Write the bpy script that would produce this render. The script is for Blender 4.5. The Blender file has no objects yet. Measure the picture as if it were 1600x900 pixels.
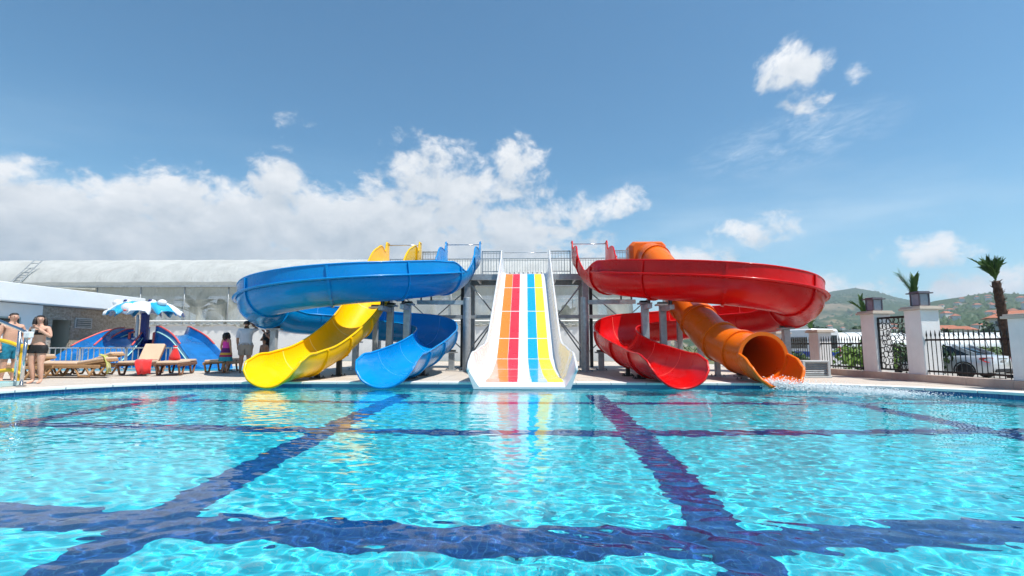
import bpy, bmesh, math, random
import numpy as np
from mathutils import Vector, Matrix
random.seed(7); np.random.seed(7)
R = math.radians
scene = bpy.context.scene
col = scene.collection

# ------------------------------------------------------------------ camera
cam_data = bpy.data.cameras.new('camera'); cam = bpy.data.objects.new('camera', cam_data); col.objects.link(cam)
cam_data.sensor_width = 36; cam_data.lens = 18; cam_data.clip_start = 0.05; cam_data.clip_end = 20000
cam.location = (0, 0, 0.9)
cam.rotation_euler = (R(90 + 6.419), 0, R(2.148))
scene.camera = cam

# ------------------------------------------------------------------ sun, sky, exposure
SUN_EL = R(64); SUN_AZ = R(116)                    # azimuth clockwise from +Y
to_sun = Vector((math.sin(SUN_AZ) * math.cos(SUN_EL), math.cos(SUN_AZ) * math.cos(SUN_EL), math.sin(SUN_EL)))
sun_data = bpy.data.lights.new('sun', 'SUN'); sun = bpy.data.objects.new('sun', sun_data); col.objects.link(sun)
sun_data.energy = 4.9; sun_data.angle = R(0.53); sun_data.color = (1.0, 0.95, 0.88)
sun.rotation_euler = to_sun.to_track_quat('Z', 'Y').to_euler(); sun.location = (20, -10, 40)
sun_data.cycles.is_caustics_light = True

class G:
    """tiny helper to write shader node graphs as expressions"""
    def __init__(s, tree): s.t = tree; s.n = tree.nodes; s.l = tree.links
    def node(s, typ, **kw):
        n = s.n.new(typ)
        for k, v in kw.items(): setattr(n, k, v)
        return n
    def put(s, sock, v):
        if hasattr(v, 'is_linked') or isinstance(v, bpy.types.NodeSocket): s.l.new(v, sock)
        else: sock.default_value = v
    def m(s, op, a, b=0.0, c=None, clamp=False):
        n = s.node('ShaderNodeMath', operation=op, use_clamp=clamp)
        s.put(n.inputs[0], a); s.put(n.inputs[1], b)
        if c is not None: s.put(n.inputs[2], c)
        return n.outputs[0]
    def ramp01(s, v, a, b, smooth=True):
        n = s.node('ShaderNodeMapRange', interpolation_type='SMOOTHSTEP' if smooth else 'LINEAR')
        s.put(n.inputs[0], v); s.put(n.inputs[1], a); s.put(n.inputs[2], b); n.inputs[3].default_value = 0; n.inputs[4].default_value = 1
        return n.outputs[0]
    def map(s, v, a, b, c, d):
        n = s.node('ShaderNodeMapRange'); s.put(n.inputs[0], v)
        for i, q in enumerate((a, b, c, d)): s.put(n.inputs[i + 1], q)
        return n.outputs[0]
    def mix(s, f, a, b, mode='MIX'):
        n = s.node('ShaderNodeMix', data_type='RGBA', blend_type=mode)
        s.put(n.inputs[0], f)
        for i, v in ((6, a), (7, b)):
            if isinstance(v, tuple) and len(v) == 3: v = v + (1,)
            s.put(n.inputs[i], v)
        return n.outputs[2]
    def noise(s, vec, scale, detail=4, rough=0.5, dist=0.0, out=0, lac=2.0):
        n = s.node('ShaderNodeTexNoise'); n.inputs['Scale'].default_value = scale; n.inputs['Detail'].default_value = detail
        n.inputs['Roughness'].default_value = rough; n.inputs['Distortion'].default_value = dist; n.inputs['Lacunarity'].default_value = lac
        if vec is not None: s.l.new(vec, n.inputs['Vector'])
        return n.outputs[out]
    def vmul(s, v, k):
        n = s.node('ShaderNodeVectorMath', operation='MULTIPLY'); s.put(n.inputs[0], v); s.put(n.inputs[1], k); return n.outputs[0]
    def vadd(s, v, k):
        n = s.node('ShaderNodeVectorMath', operation='ADD'); s.put(n.inputs[0], v); s.put(n.inputs[1], k); return n.outputs[0]

def build_world():
    w = bpy.data.worlds.new('World'); scene.world = w; w.use_nodes = True
    t = w.node_tree; t.nodes.clear(); g = G(t)
    sky = g.node('ShaderNodeTexSky', sky_type='NISHITA', sun_disc=False, sun_elevation=SUN_EL, sun_rotation=SUN_AZ,
                 altitude=0, air_density=1.0, dust_density=0.4, ozone_density=1.6)
    tc = g.node('ShaderNodeTexCoord'); d = tc.outputs['Generated']
    sep = g.node('ShaderNodeSeparateXYZ'); g.l.new(d, sep.inputs[0])
    az = g.m('ARCTAN2', sep.outputs[0], sep.outputs[1]); el = g.m('ARCSINE', sep.outputs[2])
    # cumulus: (azimuth, elevation, half width, half height, strength), degrees; the bank on the left goes on round the horizon
    blobs = [(-46, 7.5, 17, 7.6, 2.0), (-34, 8.0, 17, 8.8, 2.0), (-19, 8.5, 16, 9.4, 2.0), (-7, 8.5, 11, 9.5, 1.75), (3, 8, 8, 8.0, 1.3), (-11, 19.6, 6.5, 3.6, 1.05), (-5.5, 17.5, 6.5, 3.6, .8), (-1.0, 19.6, 4.4, 4.6, 1.3),
             (9.8, 15.4, 2.6, 1.7, .6), (17.0, 8.2, 5.2, 2.6, 1.1), (-26.6, 20.6, 3.0, 1.9, .42),
             (-27.4, 16.8, 3.8, 2.8, 1.0), (28.3, 26.2, 3.6, 2.5, 1.0), (33.0, 24.6, 1.3, 1.2, .5), (29.2, 23.0, 2.0, 1.1, .3),
             (24.3, 11.8, 4.3, 2.0, 1.0), (38.0, 8.1, 3.6, 1.6, 1.0), (33.2, 8.2, 1.6, .9, .7),
             (30.0, 5.4, 3.2, 2.0, 1.0), (34.0, 5.2, 3.3, 1.9, 1.0), (41, 4.6, 5.2, 2.0, 1.0),
             (-85, 9, 34, 8, 1.6), (72, 8, 26, 5, 1.1), (140, 9, 34, 7, 1.3)]
    def coverage(el_):
        cov = None
        for a, e, wa, we, s_ in blobs:
            u = g.m('DIVIDE', g.m('SUBTRACT', az, R(a)), R(wa)); v = g.m('DIVIDE', g.m('SUBTRACT', el_, R(e)), R(we))
            q = g.m('ADD', g.m('MULTIPLY', u, u), g.m('MULTIPLY', v, v))
            b = g.m('MAXIMUM', g.m('MULTIPLY', g.m('SUBTRACT', 1.0, q), s_), -1.7)
            cov = b if cov is None else g.m('SMOOTH_MAX', cov, b, 0.35)
        return cov
    vv = g.vmul(d, (1, 1, 1.35))
    warp = g.noise(vv, 5.0, 4, .5, out=1)
    wv = g.vadd(vv, g.vmul(g.vadd(warp, (-.5, -.5, -.5)), (.085, .085, .085)))
    def field(vec, cov, det):
        nn = g.m('ADD', g.m('MULTIPLY', g.noise(vec, 8.0, det, .60), .58), g.m('MULTIPLY', g.noise(vec, 24.0, det, .60), .42))
        return g.m('ADD', g.m('MULTIPLY', g.m('SUBTRACT', nn, .5), 6.0), g.m('MULTIPLY', cov, .85))
    f = field(wv, coverage(el), 10)
    up = .040
    f_up = field(g.vadd(wv, (to_sun.x * .02, to_sun.y * .02, up * 1.35)), coverage(g.m('ADD', el, up)), 6)
    dens = g.ramp01(f, 0.02, .95)
    # wisps of cirrus, upper right
    cu = g.m('DIVIDE', g.m('SUBTRACT', az, R(27)), R(11)); cv = g.m('DIVIDE', g.m('SUBTRACT', g.m('SUBTRACT', el, R(19.6)), g.m('MULTIPLY', g.m('SUBTRACT', az, R(27)), .10)), R(3.2))
    cm = g.m('SUBTRACT', 1.0, g.m('ADD', g.m('MULTIPLY', cu, cu), g.m('MULTIPLY', cv, cv)), clamp=True)
    cvec = g.node('ShaderNodeCombineXYZ'); g.put(cvec.inputs[0], g.m('MULTIPLY', az, 7.0)); g.put(cvec.inputs[1], g.m('SUBTRACT', g.m('MULTIPLY', el, 22.0), g.m('MULTIPLY', az, 3.0)))
    cn = g.noise(cvec.outputs[0], 2.6, 10, .72, .5)
    ci = g.m('MULTIPLY', g.m('MULTIPLY', g.ramp01(cn, .36, .90), g.m('POWER', cm, 1.2)), .62)
    # thin veil low over the horizon
    hv = g.vmul(d, (1, 1, 5)); hn = g.noise(hv, 2.6, 6, .55)
    veil = g.m('MULTIPLY', g.m('MULTIPLY', g.ramp01(hn, .40, .75), g.ramp01(el, R(24), R(3))), .50)
    haze = g.m('MULTIPLY', g.ramp01(el, R(20), R(0)), .30)
    # light on the clouds: bright where little cloud lies above, grey in the thick undersides
    shade = g.ramp01(f_up, -.5, 2.5, False)
    ccol = g.mix(shade, (7.5, 7.6, 7.7), (3.3, 3.95, 4.6))
    tint = g.mix(1.0, sky.outputs[0], (.64, 1.04, 1.12), 'MULTIPLY')
    base = g.mix(haze, tint, (5.0, 6.9, 7.9))
    base = g.mix(veil, base, (6.2, 7.4, 8.2))
    base = g.mix(ci, base, (7.0, 7.9, 8.6))
    out = g.mix(g.m('MULTIPLY', dens, .96), base, ccol)
    bg = g.node('ShaderNodeBackground'); g.l.new(out, bg.inputs[0]); bg.inputs[1].default_value = 0.1
    wo = g.node('ShaderNodeOutputWorld'); g.l.new(bg.outputs[0], wo.inputs[0])
    w.cycles.sampling_method = 'MANUAL'; w.cycles.sample_map_resolution = 512
build_world()
vs = scene.view_settings
vs.view_transform = 'Standard'; vs.look = 'None'; vs.exposure = 0.42; vs.gamma = 1.0; vs.use_curve_mapping = False
cy = scene.cycles
cy.max_bounces = 8; cy.diffuse_bounces = 3; cy.glossy_bounces = 4; cy.transmission_bounces = 6; cy.transparent_max_bounces = 16
cy.caustics_reflective = False; cy.caustics_refractive = True; cy.sample_clamp_indirect = 6.0; cy.blur_glossy = 0.3
cy.use_denoising = True; cy.use_adaptive_sampling = True; cy.adaptive_threshold = 0.02; cy.adaptive_min_samples = 16

# ------------------------------------------------------------------ mesh helpers
class MB:
    def __init__(s): s.v = []; s.f = []; s.mi = []
    def add(s, vs, fs, mi=0):
        o = len(s.v); s.v += [tuple(p) for p in vs]; s.f += [tuple(i + o for i in f) for f in fs]; s.mi += [mi] * len(fs); return s
    def box(s, c, d, rz=0, mi=0, rx=0, ry=0):
        x, y, z = (q / 2 for q in d)
        M = Matrix.Translation(c) @ Matrix.Rotation(rz, 4, 'Z') @ Matrix.Rotation(ry, 4, 'Y') @ Matrix.Rotation(rx, 4, 'X')
        p = [M @ Vector(q) for q in ((-x, -y, -z), (x, -y, -z), (x, y, -z), (-x, y, -z), (-x, -y, z), (x, -y, z), (x, y, z), (-x, y, z))]
        return s.add(p, [(0, 3, 2, 1), (4, 5, 6, 7), (0, 1, 5, 4), (1, 2, 6, 5), (2, 3, 7, 6), (3, 0, 4, 7)], mi)
    def beam(s, a, b, w, h, mi=0, upv=(0, 0, 1)):
        a = Vector(a); b = Vector(b); t = (b - a).normalized(); u = Vector(upv)
        if abs(t.dot(u)) > .98: u = Vector((0, 1, 0))
        sd = t.cross(u).normalized(); n = sd.cross(t)
        p = []
        for q in (a, b):
            for i, j in ((-1, -1), (1, -1), (1, 1), (-1, 1)): p.append(q + sd * (i * w / 2) + n * (j * h / 2))
        return s.add(p, [(3, 2, 1, 0), (4, 5, 6, 7), (0, 1, 5, 4), (1, 2, 6, 5), (2, 3, 7, 6), (3, 0, 4, 7)], mi)
    def tube(s, pts, r, n=8, cap=True, mi=0, closed=False):
        pts = [Vector(p) for p in pts]; N = len(pts); rr = r if isinstance(r, (list, tuple)) else [r] * N
        vs = []; prev = None
        for i, p in enumerate(pts):
            if closed: t = pts[(i + 1) % N] - pts[i - 1]
            else: t = pts[min(i + 1, N - 1)] - pts[max(i - 1, 0)]
            t.normalize()
            if prev is None:
                a = Vector((0, 0, 1)) if abs(t.z) < .9 else Vector((1, 0, 0)); prev = t.cross(a).normalized()
            prev = (prev - t * prev.dot(t)).normalized(); bi = t.cross(prev)
            for k in range(n):
                an = 2 * math.pi * k / n; vs.append(p + (prev * math.cos(an) + bi * math.sin(an)) * rr[i])
        fs = []
        for i in range(N if closed else N - 1):
            j = (i + 1) % N
            for k in range(n): fs.append((i * n + k, i * n + (k + 1) % n, j * n + (k + 1) % n, j * n + k))
        if cap and not closed: fs.append(tuple(range(n))[::-1]); fs.append(tuple((N - 1) * n + k for k in range(n)))
        return s.add(vs, fs, mi)
    def lathe(s, prof, c=(0, 0, 0), n=16, mi=0, sx=1, sy=1, cap=True):
        vs = []; c = Vector(c)
        for r, z in prof:
            for k in range(n):
                a = 2 * math.pi * k / n; vs.append(c + Vector((r * math.cos(a) * sx, r * math.sin(a) * sy, z)))
        fs = []
        for i in range(len(prof) - 1):
            for k in range(n): fs.append((i * n + k, i * n + (k + 1) % n, (i + 1) * n + (k + 1) % n, (i + 1) * n + k))
        if cap: fs.append(tuple(range(n))[::-1]); fs.append(tuple((len(prof) - 1) * n + k for k in range(n)))
        return s.add(vs, fs, mi)
    def ball(s, c, r, n=10, m=7, mi=0):
        r = r if isinstance(r, (list, tuple)) else (r, r, r); c = Vector(c); vs = [c + Vector((0, 0, -r[2]))]; fs = []
        for i in range(1, m):
            ph = -math.pi / 2 + math.pi * i / m
            for k in range(n):
                a = 2 * math.pi * k / n; vs.append(c + Vector((r[0] * math.cos(a) * math.cos(ph), r[1] * math.sin(a) * math.cos(ph), r[2] * math.sin(ph))))
        vs.append(c + Vector((0, 0, r[2])))
        for k in range(n): fs.append((0, 1 + (k + 1) % n, 1 + k)); fs.append((len(vs) - 1, 1 + (m - 2) * n + k, 1 + (m - 2) * n + (k + 1) % n))
        for i in range(m - 2):
            for k in range(n): fs.append((1 + i * n + k, 1 + i * n + (k + 1) % n, 1 + (i + 1) * n + (k + 1) % n, 1 + (i + 1) * n + k))
        return s.add(vs, fs, mi)
    def prism(s, poly, a, b, axis='z', mi=0):
        """polygon extruded from a to b along an axis"""
        n = len(poly); P = {'z': lambda u, v, w: (u, v, w), 'y': lambda u, v, w: (u, w, v), 'x': lambda u, v, w: (w, u, v)}[axis]
        vs = [P(u, v, a) for u, v in poly] + [P(u, v, b) for u, v in poly]
        fs = [tuple(range(n))[::-1], tuple(range(n, 2 * n))] + [(i, (i + 1) % n, n + (i + 1) % n, n + i) for i in range(n)]
        return s.add(vs, fs, mi)
    def mesh(s, name, smooth=False, fixn=True):
        me = bpy.data.meshes.new(name); me.from_pydata(s.v, [], s.f)
        if any(s.mi): me.polygons.foreach_set('material_index', s.mi)
        if fixn:
            bm = bmesh.new(); bm.from_mesh(me); bmesh.ops.recalc_face_normals(bm, faces=bm.faces); bm.to_mesh(me); bm.free()
        if smooth: me.polygons.foreach_set('use_smooth', [True] * len(me.polygons))
        me.update(); return me

def link(name, me, mats=None, parent=None, loc=None, rz=0):
    o = bpy.data.objects.new(name, me); col.objects.link(o)
    if mats is not None and me is not None and not me.materials:
        for m_ in (mats if isinstance(mats, (list, tuple)) else [mats]): me.materials.append(m_)
    if parent is not None: o.parent = parent
    if loc is not None: o.location = loc
    if rz: o.rotation_euler = (0, 0, rz)
    return o
def part(name, mb, mat_, parent, smooth=False, angle=None, bevel=0.0, fixn=True, loc=None, rz=0):
    me = mb.mesh(name, smooth or angle is not None, fixn)
    if angle is not None: me.set_sharp_from_angle(angle=R(angle))
    o = link(name, me, mat_, parent, loc, rz)
    if bevel:
        b = o.modifiers.new('bevel', 'BEVEL'); b.width = bevel; b.segments = 2; b.limit_method = 'ANGLE'; b.angle_limit = R(40)
    return o
def tag(o, label=None, cat=None, group=None, kind=None):
    if label: o['label'] = label
    if cat: o['category'] = cat
    if group: o['group'] = group
    if kind: o['kind'] = kind
    return o
def thing(name, label, cat, loc=(0, 0, 0), rz=0, group=None):
    o = link(name, None, None, None, loc, rz); o.empty_display_size = .2
    return tag(o, label, cat, group)
def copy_tree(o, loc=None, rz=None, parent=None, label=None):
    c = o.copy(); col.objects.link(c); c.parent = parent
    if loc is not None: c.location = loc
    if rz is not None: c.rotation_euler = (0, 0, rz)
    if label: c['label'] = label
    for ch in [q for q in col.objects if q.parent == o]: copy_tree(ch, parent=c)
    return c

# ------------------------------------------------------------------ materials
def mat(name, c, rough=.5, metal=0, vary=0.0, vscale=3.0, bump=0.0, bscale=30.0, coat=0.0, c2=None, spec=.5, trans=0.0, space='Object', streak=0.0, sheen=0.0):
    m_ = bpy.data.materials.new(name); m_.use_nodes = True; t = m_.node_tree; g = G(t); p = t.nodes['Principled BSDF']
    tc = g.node('ShaderNodeTexCoord').outputs[space]
    p.inputs['Roughness'].default_value = rough; p.inputs['Metallic'].default_value = metal; p.inputs['Specular IOR Level'].default_value = spec
    p.inputs['Coat Weight'].default_value = coat; p.inputs['Coat Roughness'].default_value = .08; p.inputs['Sheen Weight'].default_value = sheen
    colr = c + (1,) if len(c) == 3 else c
    if vary or c2:
        n = g.noise(tc, vscale, 5, .6)
        f = g.ramp01(n, .3, .7)
        b = c2 if c2 else tuple(max(0, q * (1 - vary)) for q in c)
        colr = g.mix(f, c, b)
        g.l.new(g.map(n, .3, .7, max(.02, rough - .08), min(1, rough + .12)), p.inputs['Roughness'])
    if streak:
        n = g.noise(g.vmul(tc, (3, 3, .25)), 4, 4, .6); colr = g.mix(g.m('MULTIPLY', g.ramp01(n, .55, .8), streak), colr if not isinstance(colr, tuple) else colr, tuple(q * .55 for q in c[:3]))
    g.put(p.inputs['Base Color'], colr)
    if bump:
        bn = g.node('ShaderNodeBump'); bn.inputs['Strength'].default_value = bump; bn.inputs['Distance'].default_value = .02
        g.l.new(g.noise(tc, bscale, 6, .6), bn.inputs['Height']); g.l.new(bn.outputs[0], p.inputs['Normal'])
    if trans:
        p.inputs['Transmission Weight'].default_value = trans
    return m_
M = {}
M['blue'] = mat('blue_fibreglass', (.001, .25, .62), .22, vary=.14, vscale=.9, coat=.06, spec=.24, streak=.22)
M['yellow'] = mat('yellow_fibreglass', (.90, .52, .002), .24, vary=.10, vscale=.9, coat=.06, spec=.24, streak=.22)
M['red'] = mat('red_fibreglass', (.64, .004, .005), .24, vary=.14, vscale=.9, coat=.06, spec=.24, streak=.22)
M['orange'] = mat('orange_fibreglass', (.80, .155, .008), .28, vary=.10, vscale=.9, coat=.06, spec=.24, streak=.22)
M['white_frp'] = mat('white_fibreglass', (.70, .71, .72), .25, vary=.05, vscale=1.2, coat=.4)
M['lane_orange'] = mat('orange_lane', (.86, .20, .02), .3, vary=.06, coat=.3)
M['lane_red'] = mat('red_lane', (.80, .03, .05), .3, vary=.06, coat=.3)
M['lane_blue'] = mat('blue_lane', (.005, .33, .74), .3, vary=.06, coat=.3)
M['lane_yellow'] = mat('yellow_lane', (.90, .62, .03), .3, vary=.06, coat=.3)
M['lane_salmon'] = mat('salmon_lane', (.84, .36, .26), .3, vary=.06, coat=.3)
M['lane_grey'] = mat('pale_blue_lane', (.36, .50, .64), .3, vary=.06, coat=.3)
M['galv'] = mat('galvanised_steel', (.46, .49, .51), .45, .35, vary=.3, vscale=7, c2=(.34, .37, .39))
M['dark_steel'] = mat('dark_painted_steel', (.045, .05, .055), .45, .3, vary=.3, vscale=5)
M['steel'] = mat('stainless_steel', (.62, .63, .64), .16, 1.0, vary=.1)
M['black_iron'] = mat('black_wrought_iron', (.012, .012, .013), .42, .2, vary=.3, vscale=9)
M['white_paint'] = mat('white_render', (.80, .80, .79), .8, vary=.05, vscale=1.5, bump=.12, bscale=60, streak=.2)
M['coping'] = mat('white_coping_stone', (.78, .76, .72), .55, vary=.08, vscale=4, bump=.05)
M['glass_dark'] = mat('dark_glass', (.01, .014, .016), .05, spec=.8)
M['rubber'] = mat('black_rubber', (.015, .015, .016), .75)
# ------------------------------------------------------------------ the pool, deck and ground
WZ = -0.12; FLOOR_Z = -1.42; STREET = -0.5
def catmull(pts, n, closed=False):
    P = [Vector(p) for p in pts]; out = []; N = len(P)
    segs = N if closed else N - 1
    for i in range(segs):
        p0 = P[i - 1] if (closed or i > 0) else P[0] * 2 - P[1]
        p1 = P[i]; p2 = P[(i + 1) % N]
        p3 = P[(i + 2) % N] if (closed or i + 2 < N) else P[-1] * 2 - P[-2]
        for k in range(n):
            t = k / n; out.append(.5 * ((2 * p1) + (p2 - p0) * t + (2 * p0 - 5 * p1 + 4 * p2 - p3) * t * t + (3 * p1 - p0 - 3 * p2 + p3) * t ** 3))
    if not closed: out.append(P[-1])
    return out
def resample(pts, n):
    P = [Vector(p) for p in pts]; L = [0]
    for a, b in zip(P, P[1:]): L.append(L[-1] + (b - a).length)
    out = []; j = 0
    for i in range(n):
        d = L[-1] * i / (n - 1)
        while j < len(L) - 2 and L[j + 1] < d: j += 1
        k = (d - L[j]) / max(1e-9, L[j + 1] - L[j]); out.append(P[j].lerp(P[j + 1], k))
    return out
# outline of the water's edge (clockwise from the near left), rounded far corners
left_c = catmull([(-11.0, 6.0, 0), (-10.9, 8.2, 0), (-10.5, 10.2, 0), (-9.4, 11.9, 0), (-7.4, 12.65, 0), (-5.4, 12.75, 0)], 6)
right_c = catmull([(4.2, 12.75, 0), (6.2, 12.6, 0), (8.0, 11.75, 0), (9.4, 10.25, 0), (10.05, 8.2, 0), (10.2, 6.0, 0)], 6)
outline = [Vector((-11.0, -5.0, 0))] + left_c + right_c + [Vector((10.2, -5.0, 0))]
def offset_line(pts, d):
    out = []; N = len(pts)
    for i, p in enumerate(pts):
        a = pts[i - 1]; b = pts[(i + 1) % N]
        t1 = (p - a).normalized(); t2 = (b - p).normalized()
        n1 = Vector((-t1.y, t1.x, 0)); n2 = Vector((-t2.y, t2.x, 0)); n = (n1 + n2).normalized()
        out.append(p + n * d / max(.35, n.dot(n1)))
    return out
cop_out = offset_line(outline, .36)
def ring(outer, inner, z, zin=None):
    bm = bmesh.new(); es = []
    for loop, zz in ((outer, z), (inner, z if zin is None else zin)):
        vs_ = [bm.verts.new((p[0], p[1], zz)) for p in loop]
        es += [bm.edges.new((vs_[i], vs_[(i + 1) % len(vs_)])) for i in range(len(vs_))]
    bmesh.ops.triangle_fill(bm, use_beauty=True, use_dissolve=False, edges=es)
    me = bpy.data.meshes.new('sheet'); bmesh.ops.recalc_face_normals(bm, faces=bm.faces)
    if bm.faces and sum(f.normal.z for f in bm.faces) < 0: bmesh.ops.reverse_faces(bm, faces=bm.faces)
    bm.to_mesh(me); bm.free(); return me

def tile_material(name, c1, c2, size, grout, rough, gw=.045, cool=.0):
    m_ = bpy.data.materials.new(name); m_.use_nodes = True; t = m_.node_tree; g = G(t); p = t.nodes['Principled BSDF']
    tc = g.node('ShaderNodeTexCoord').outputs['Object']
    br = g.node('ShaderNodeTexBrick', offset=0.0, squash=1.0); g.l.new(tc, br.inputs['Vector'])
    br.inputs['Scale'].default_value = 1.0; br.inputs['Brick Width'].default_value = size; br.inputs['Row Height'].default_value = size
    br.inputs['Mortar Size'].default_value = size * gw; br.inputs['Mortar Smooth'].default_value = .2; br.inputs['Bias'].default_value = 0
    br.inputs['Color1'].default_value = c1 + (1,); br.inputs['Color2'].default_value = c2 + (1,); br.inputs['Mortar'].default_value = grout + (1,)
    n = g.noise(tc, 1.3, 4, .6); colr = g.mix(g.map(n, .3, .7, 0, .32), br.outputs[0], tuple(q * .75 for q in c1))
    g.l.new(colr, p.inputs['Base Color']); p.inputs['Roughness'].default_value = rough
    bn = g.node('ShaderNodeBump'); bn.inputs['Strength'].default_value = .25; bn.inputs['Distance'].default_value = .004; bn.invert = True
    g.l.new(br.outputs['Fac'], bn.inputs['Height']); g.l.new(bn.outputs[0], p.inputs['Normal'])
    return m_
M['pool_tile'] = tile_material('turquoise_pool_mosaic', (.028, .72, .88), (.045, .77, .91), .05, (.24, .76, .86), .3)
M['line_tile'] = tile_material('navy_pool_mosaic', (.006, .040, .19), (.014, .085, .33), .05, (.05, .17, .38), .3)
M['edge_tile'] = tile_material('deep_blue_edge_mosaic', (.008, .065, .21), (.014, .11, .29), .05, (.08, .2, .34), .3)
M['deck'] = tile_material('beige_deck_paving', (.50, .44, .38), (.55, .49, .42), .6, (.30, .27, .23), .7, .018)

# pool shell: floor, walls, navy lines laid as mosaic strips 4 mm proud of the floor
fl = MB(); fl.add([(p.x, p.y, 0) for p in outline], [tuple(range(len(outline)))[::-1]])
pool_floor = tag(part('pool_floor', fl, M['pool_tile'], None, fixn=False, loc=(0, 0, FLOOR_Z)), kind='structure')
wl = MB()
for i in range(len(outline)):
    a, b = outline[i], outline[(i + 1) % len(outline)]
    for z0, z1, mi in ((FLOOR_Z, -.34, 0), (-.34, -.004, 1)):
        wl.add([(a.x, a.y, z0), (b.x, b.y, z0), (b.x, b.y, z1), (a.x, a.y, z1)], [(0, 1, 2, 3)], mi)
pool_wall = tag(part('pool_wall', wl, [M['pool_tile'], M['edge_tile']], None, fixn=False), kind='structure')
def strip(x0, x1, y0, y1, dz):
    s_ = MB(); s_.box(((x0 + x1) / 2, (y0 + y1) / 2, FLOOR_Z + dz), (x1 - x0, y1 - y0, .008))
    return part('lane_line', s_, M['line_tile'], None)
lines = []
CAUST = [pool_floor, pool_wall]
LX = [-7.85, -3.0, 1.48, 6.45]      # lines running away from the camera
LY = [(3.90, 4.33), (7.43, 7.80), (10.6, 10.96)]
for k, x in enumerate(LX): lines.append(strip(x - .21, x + .21, -4.9, 12.35 if abs(x) < 4 else 11.9, .004))
for y0, y1 in LY: lines.append(strip(-10.8, 10.4, y0, y1, .008))
pl = link('pool_marking', None); tag(pl, kind='structure')
for o in lines: o.parent = pl
CAUST += lines

# water: real waves, refracting and reflecting
def water():
    xs = np.arange(-11.3, 10.6, .034); ys = np.concatenate([np.arange(-5.2, 1.2, .09), np.arange(1.2, 5, .026), np.arange(5, 8, .032), np.arange(8, 13.2, .042)])
    Xg, Yg = np.meshgrid(xs.astype(np.float32), ys.astype(np.float32)); Z = np.zeros_like(Xg); rs = np.random.RandomState(11)
    for k in range(150):
        lam = .085 * (1.5 / .085) ** rs.rand() ; a = rs.normal(1.15, .8); kx, ky = np.cos(a) * 2 * np.pi / lam, np.sin(a) * 2 * np.pi / lam
        amp = .00098 * (lam ** .80 if lam < .14 else .14 ** .80 * (lam / .14) ** .26) * (1 if lam < .55 else .8)
        ph = rs.rand() * 6.28; c1, c2 = rs.uniform(.5, 1.6, 2)
        env = 1 + .55 * np.sin(.9 * c1 * Xg + .7 * c2 * Yg + 2 * ph)
        Z += amp * env * np.sin(kx * Xg + ky * Yg + ph + 1.1 * np.sin(.5 * c2 * Xg + .7 * c1 * Yg + k))
    # patches of calmer and rougher water; the tube's outflow stirs the right-hand far end
    mod = .82 + .30 * np.sin(.55 * Xg + 1.1 + .4 * np.sin(.8 * Yg)) * np.sin(.47 * Yg + .3)
    d2 = ((Xg - 6.6) / 2.4) ** 2 + ((Yg - 11.0) / 1.6) ** 2
    Z *= mod * (1 + .9 * np.exp(-d2))
    # swell running out from the orange tube
    rr = np.sqrt((Xg - 5.8) ** 2 + (Yg - 12.6) ** 2)
    Z += .016 * np.sin(rr * 4.2 - 1.0) * np.exp(-((rr - 2.0) / 1.5) ** 2)
    nx, ny = len(xs), len(ys)
    me = bpy.data.meshes.new('water'); V = np.stack([Xg, Yg, Z], -1).reshape(-1, 3).astype(np.float32)
    I = np.arange(nx * ny).reshape(ny, nx); F = np.stack([I[:-1, :-1], I[:-1, 1:], I[1:, 1:], I[1:, :-1]], -1).reshape(-1, 4).astype(np.int32)
    me.vertices.add(len(V)); me.vertices.foreach_set('co', V.ravel())
    me.loops.add(F.size); me.loops.foreach_set('vertex_index', F.ravel())
    me.polygons.add(len(F)); me.polygons.foreach_set('loop_start', np.arange(0, F.size, 4, dtype=np.int32)); me.polygons.foreach_set('use_smooth', np.ones(len(F), bool))
    me.update(calc_edges=True); me.validate()
    m_ = bpy.data.materials.new('pool_water'); m_.use_nodes = True; t = m_.node_tree; t.nodes.clear(); g = G(t)
    gl = g.node('ShaderNodeBsdfGlass'); gl.inputs['IOR'].default_value = 1.333; gl.inputs['Roughness'].default_value = 0; gl.inputs['Color'].default_value = (.93, .995, 1, 1)
    o = g.node('ShaderNodeOutputMaterial'); g.l.new(gl.outputs[0], o.inputs[0])
    w = tag(link('water', me, m_, None, (0, 0, WZ)), kind='structure')
    w.cycles.is_caustics_caster = True
    return w
pool_water = water()
for o in CAUST: o.cycles.is_caustics_receiver = True

# coping stones, each its own slab along the water's edge
coping = tag(link('pool_coping', None), kind='structure')
def run_slabs(inner, outer, n_per, z0, z1, lip, name, material, parent, gap=.006):
    for i in range(0, len(inner) - n_per, n_per):
        s_ = MB(); a = inner[i:i + n_per + 1]; b = outer[i:i + n_per + 1]
        k = len(a); vs_ = []
        for j in range(k):
            ta = (a[min(j + 1, k - 1)] - a[max(j - 1, 0)]).normalized(); sh = gap * (1 if j == 0 else -1 if j == k - 1 else 0)
            for p in (a[j] + (a[j] - b[j]).normalized() * lip, b[j]):
                q = p + ta * sh; vs_ += [(q.x, q.y, z0), (q.x, q.y, z1)]
        fs = []
        for j in range(k - 1):
            o = j * 4
            fs += [(o, o + 4, o + 5, o + 1), (o + 1, o + 5, o + 7, o + 3), (o + 3, o + 7, o + 6, o + 2), (o + 2, o + 6, o + 4, o)]
        fs += [(0, 1, 3, 2), ((k - 1) * 4, (k - 1) * 4 + 2, (k - 1) * 4 + 3, (k - 1) * 4 + 1)]
        part(name, s_.add(vs_, fs), material, parent, bevel=.008)
dense_in = resample(outline[1:-1], 181); 
dense_out = [p.copy() for p in dense_in]
tmp = [Vector((-11.0, -5, 0))] + dense_in + [Vector((10.2, -5, 0))]
dense_out = offset_line(tmp, .36)[1:-1]
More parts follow.
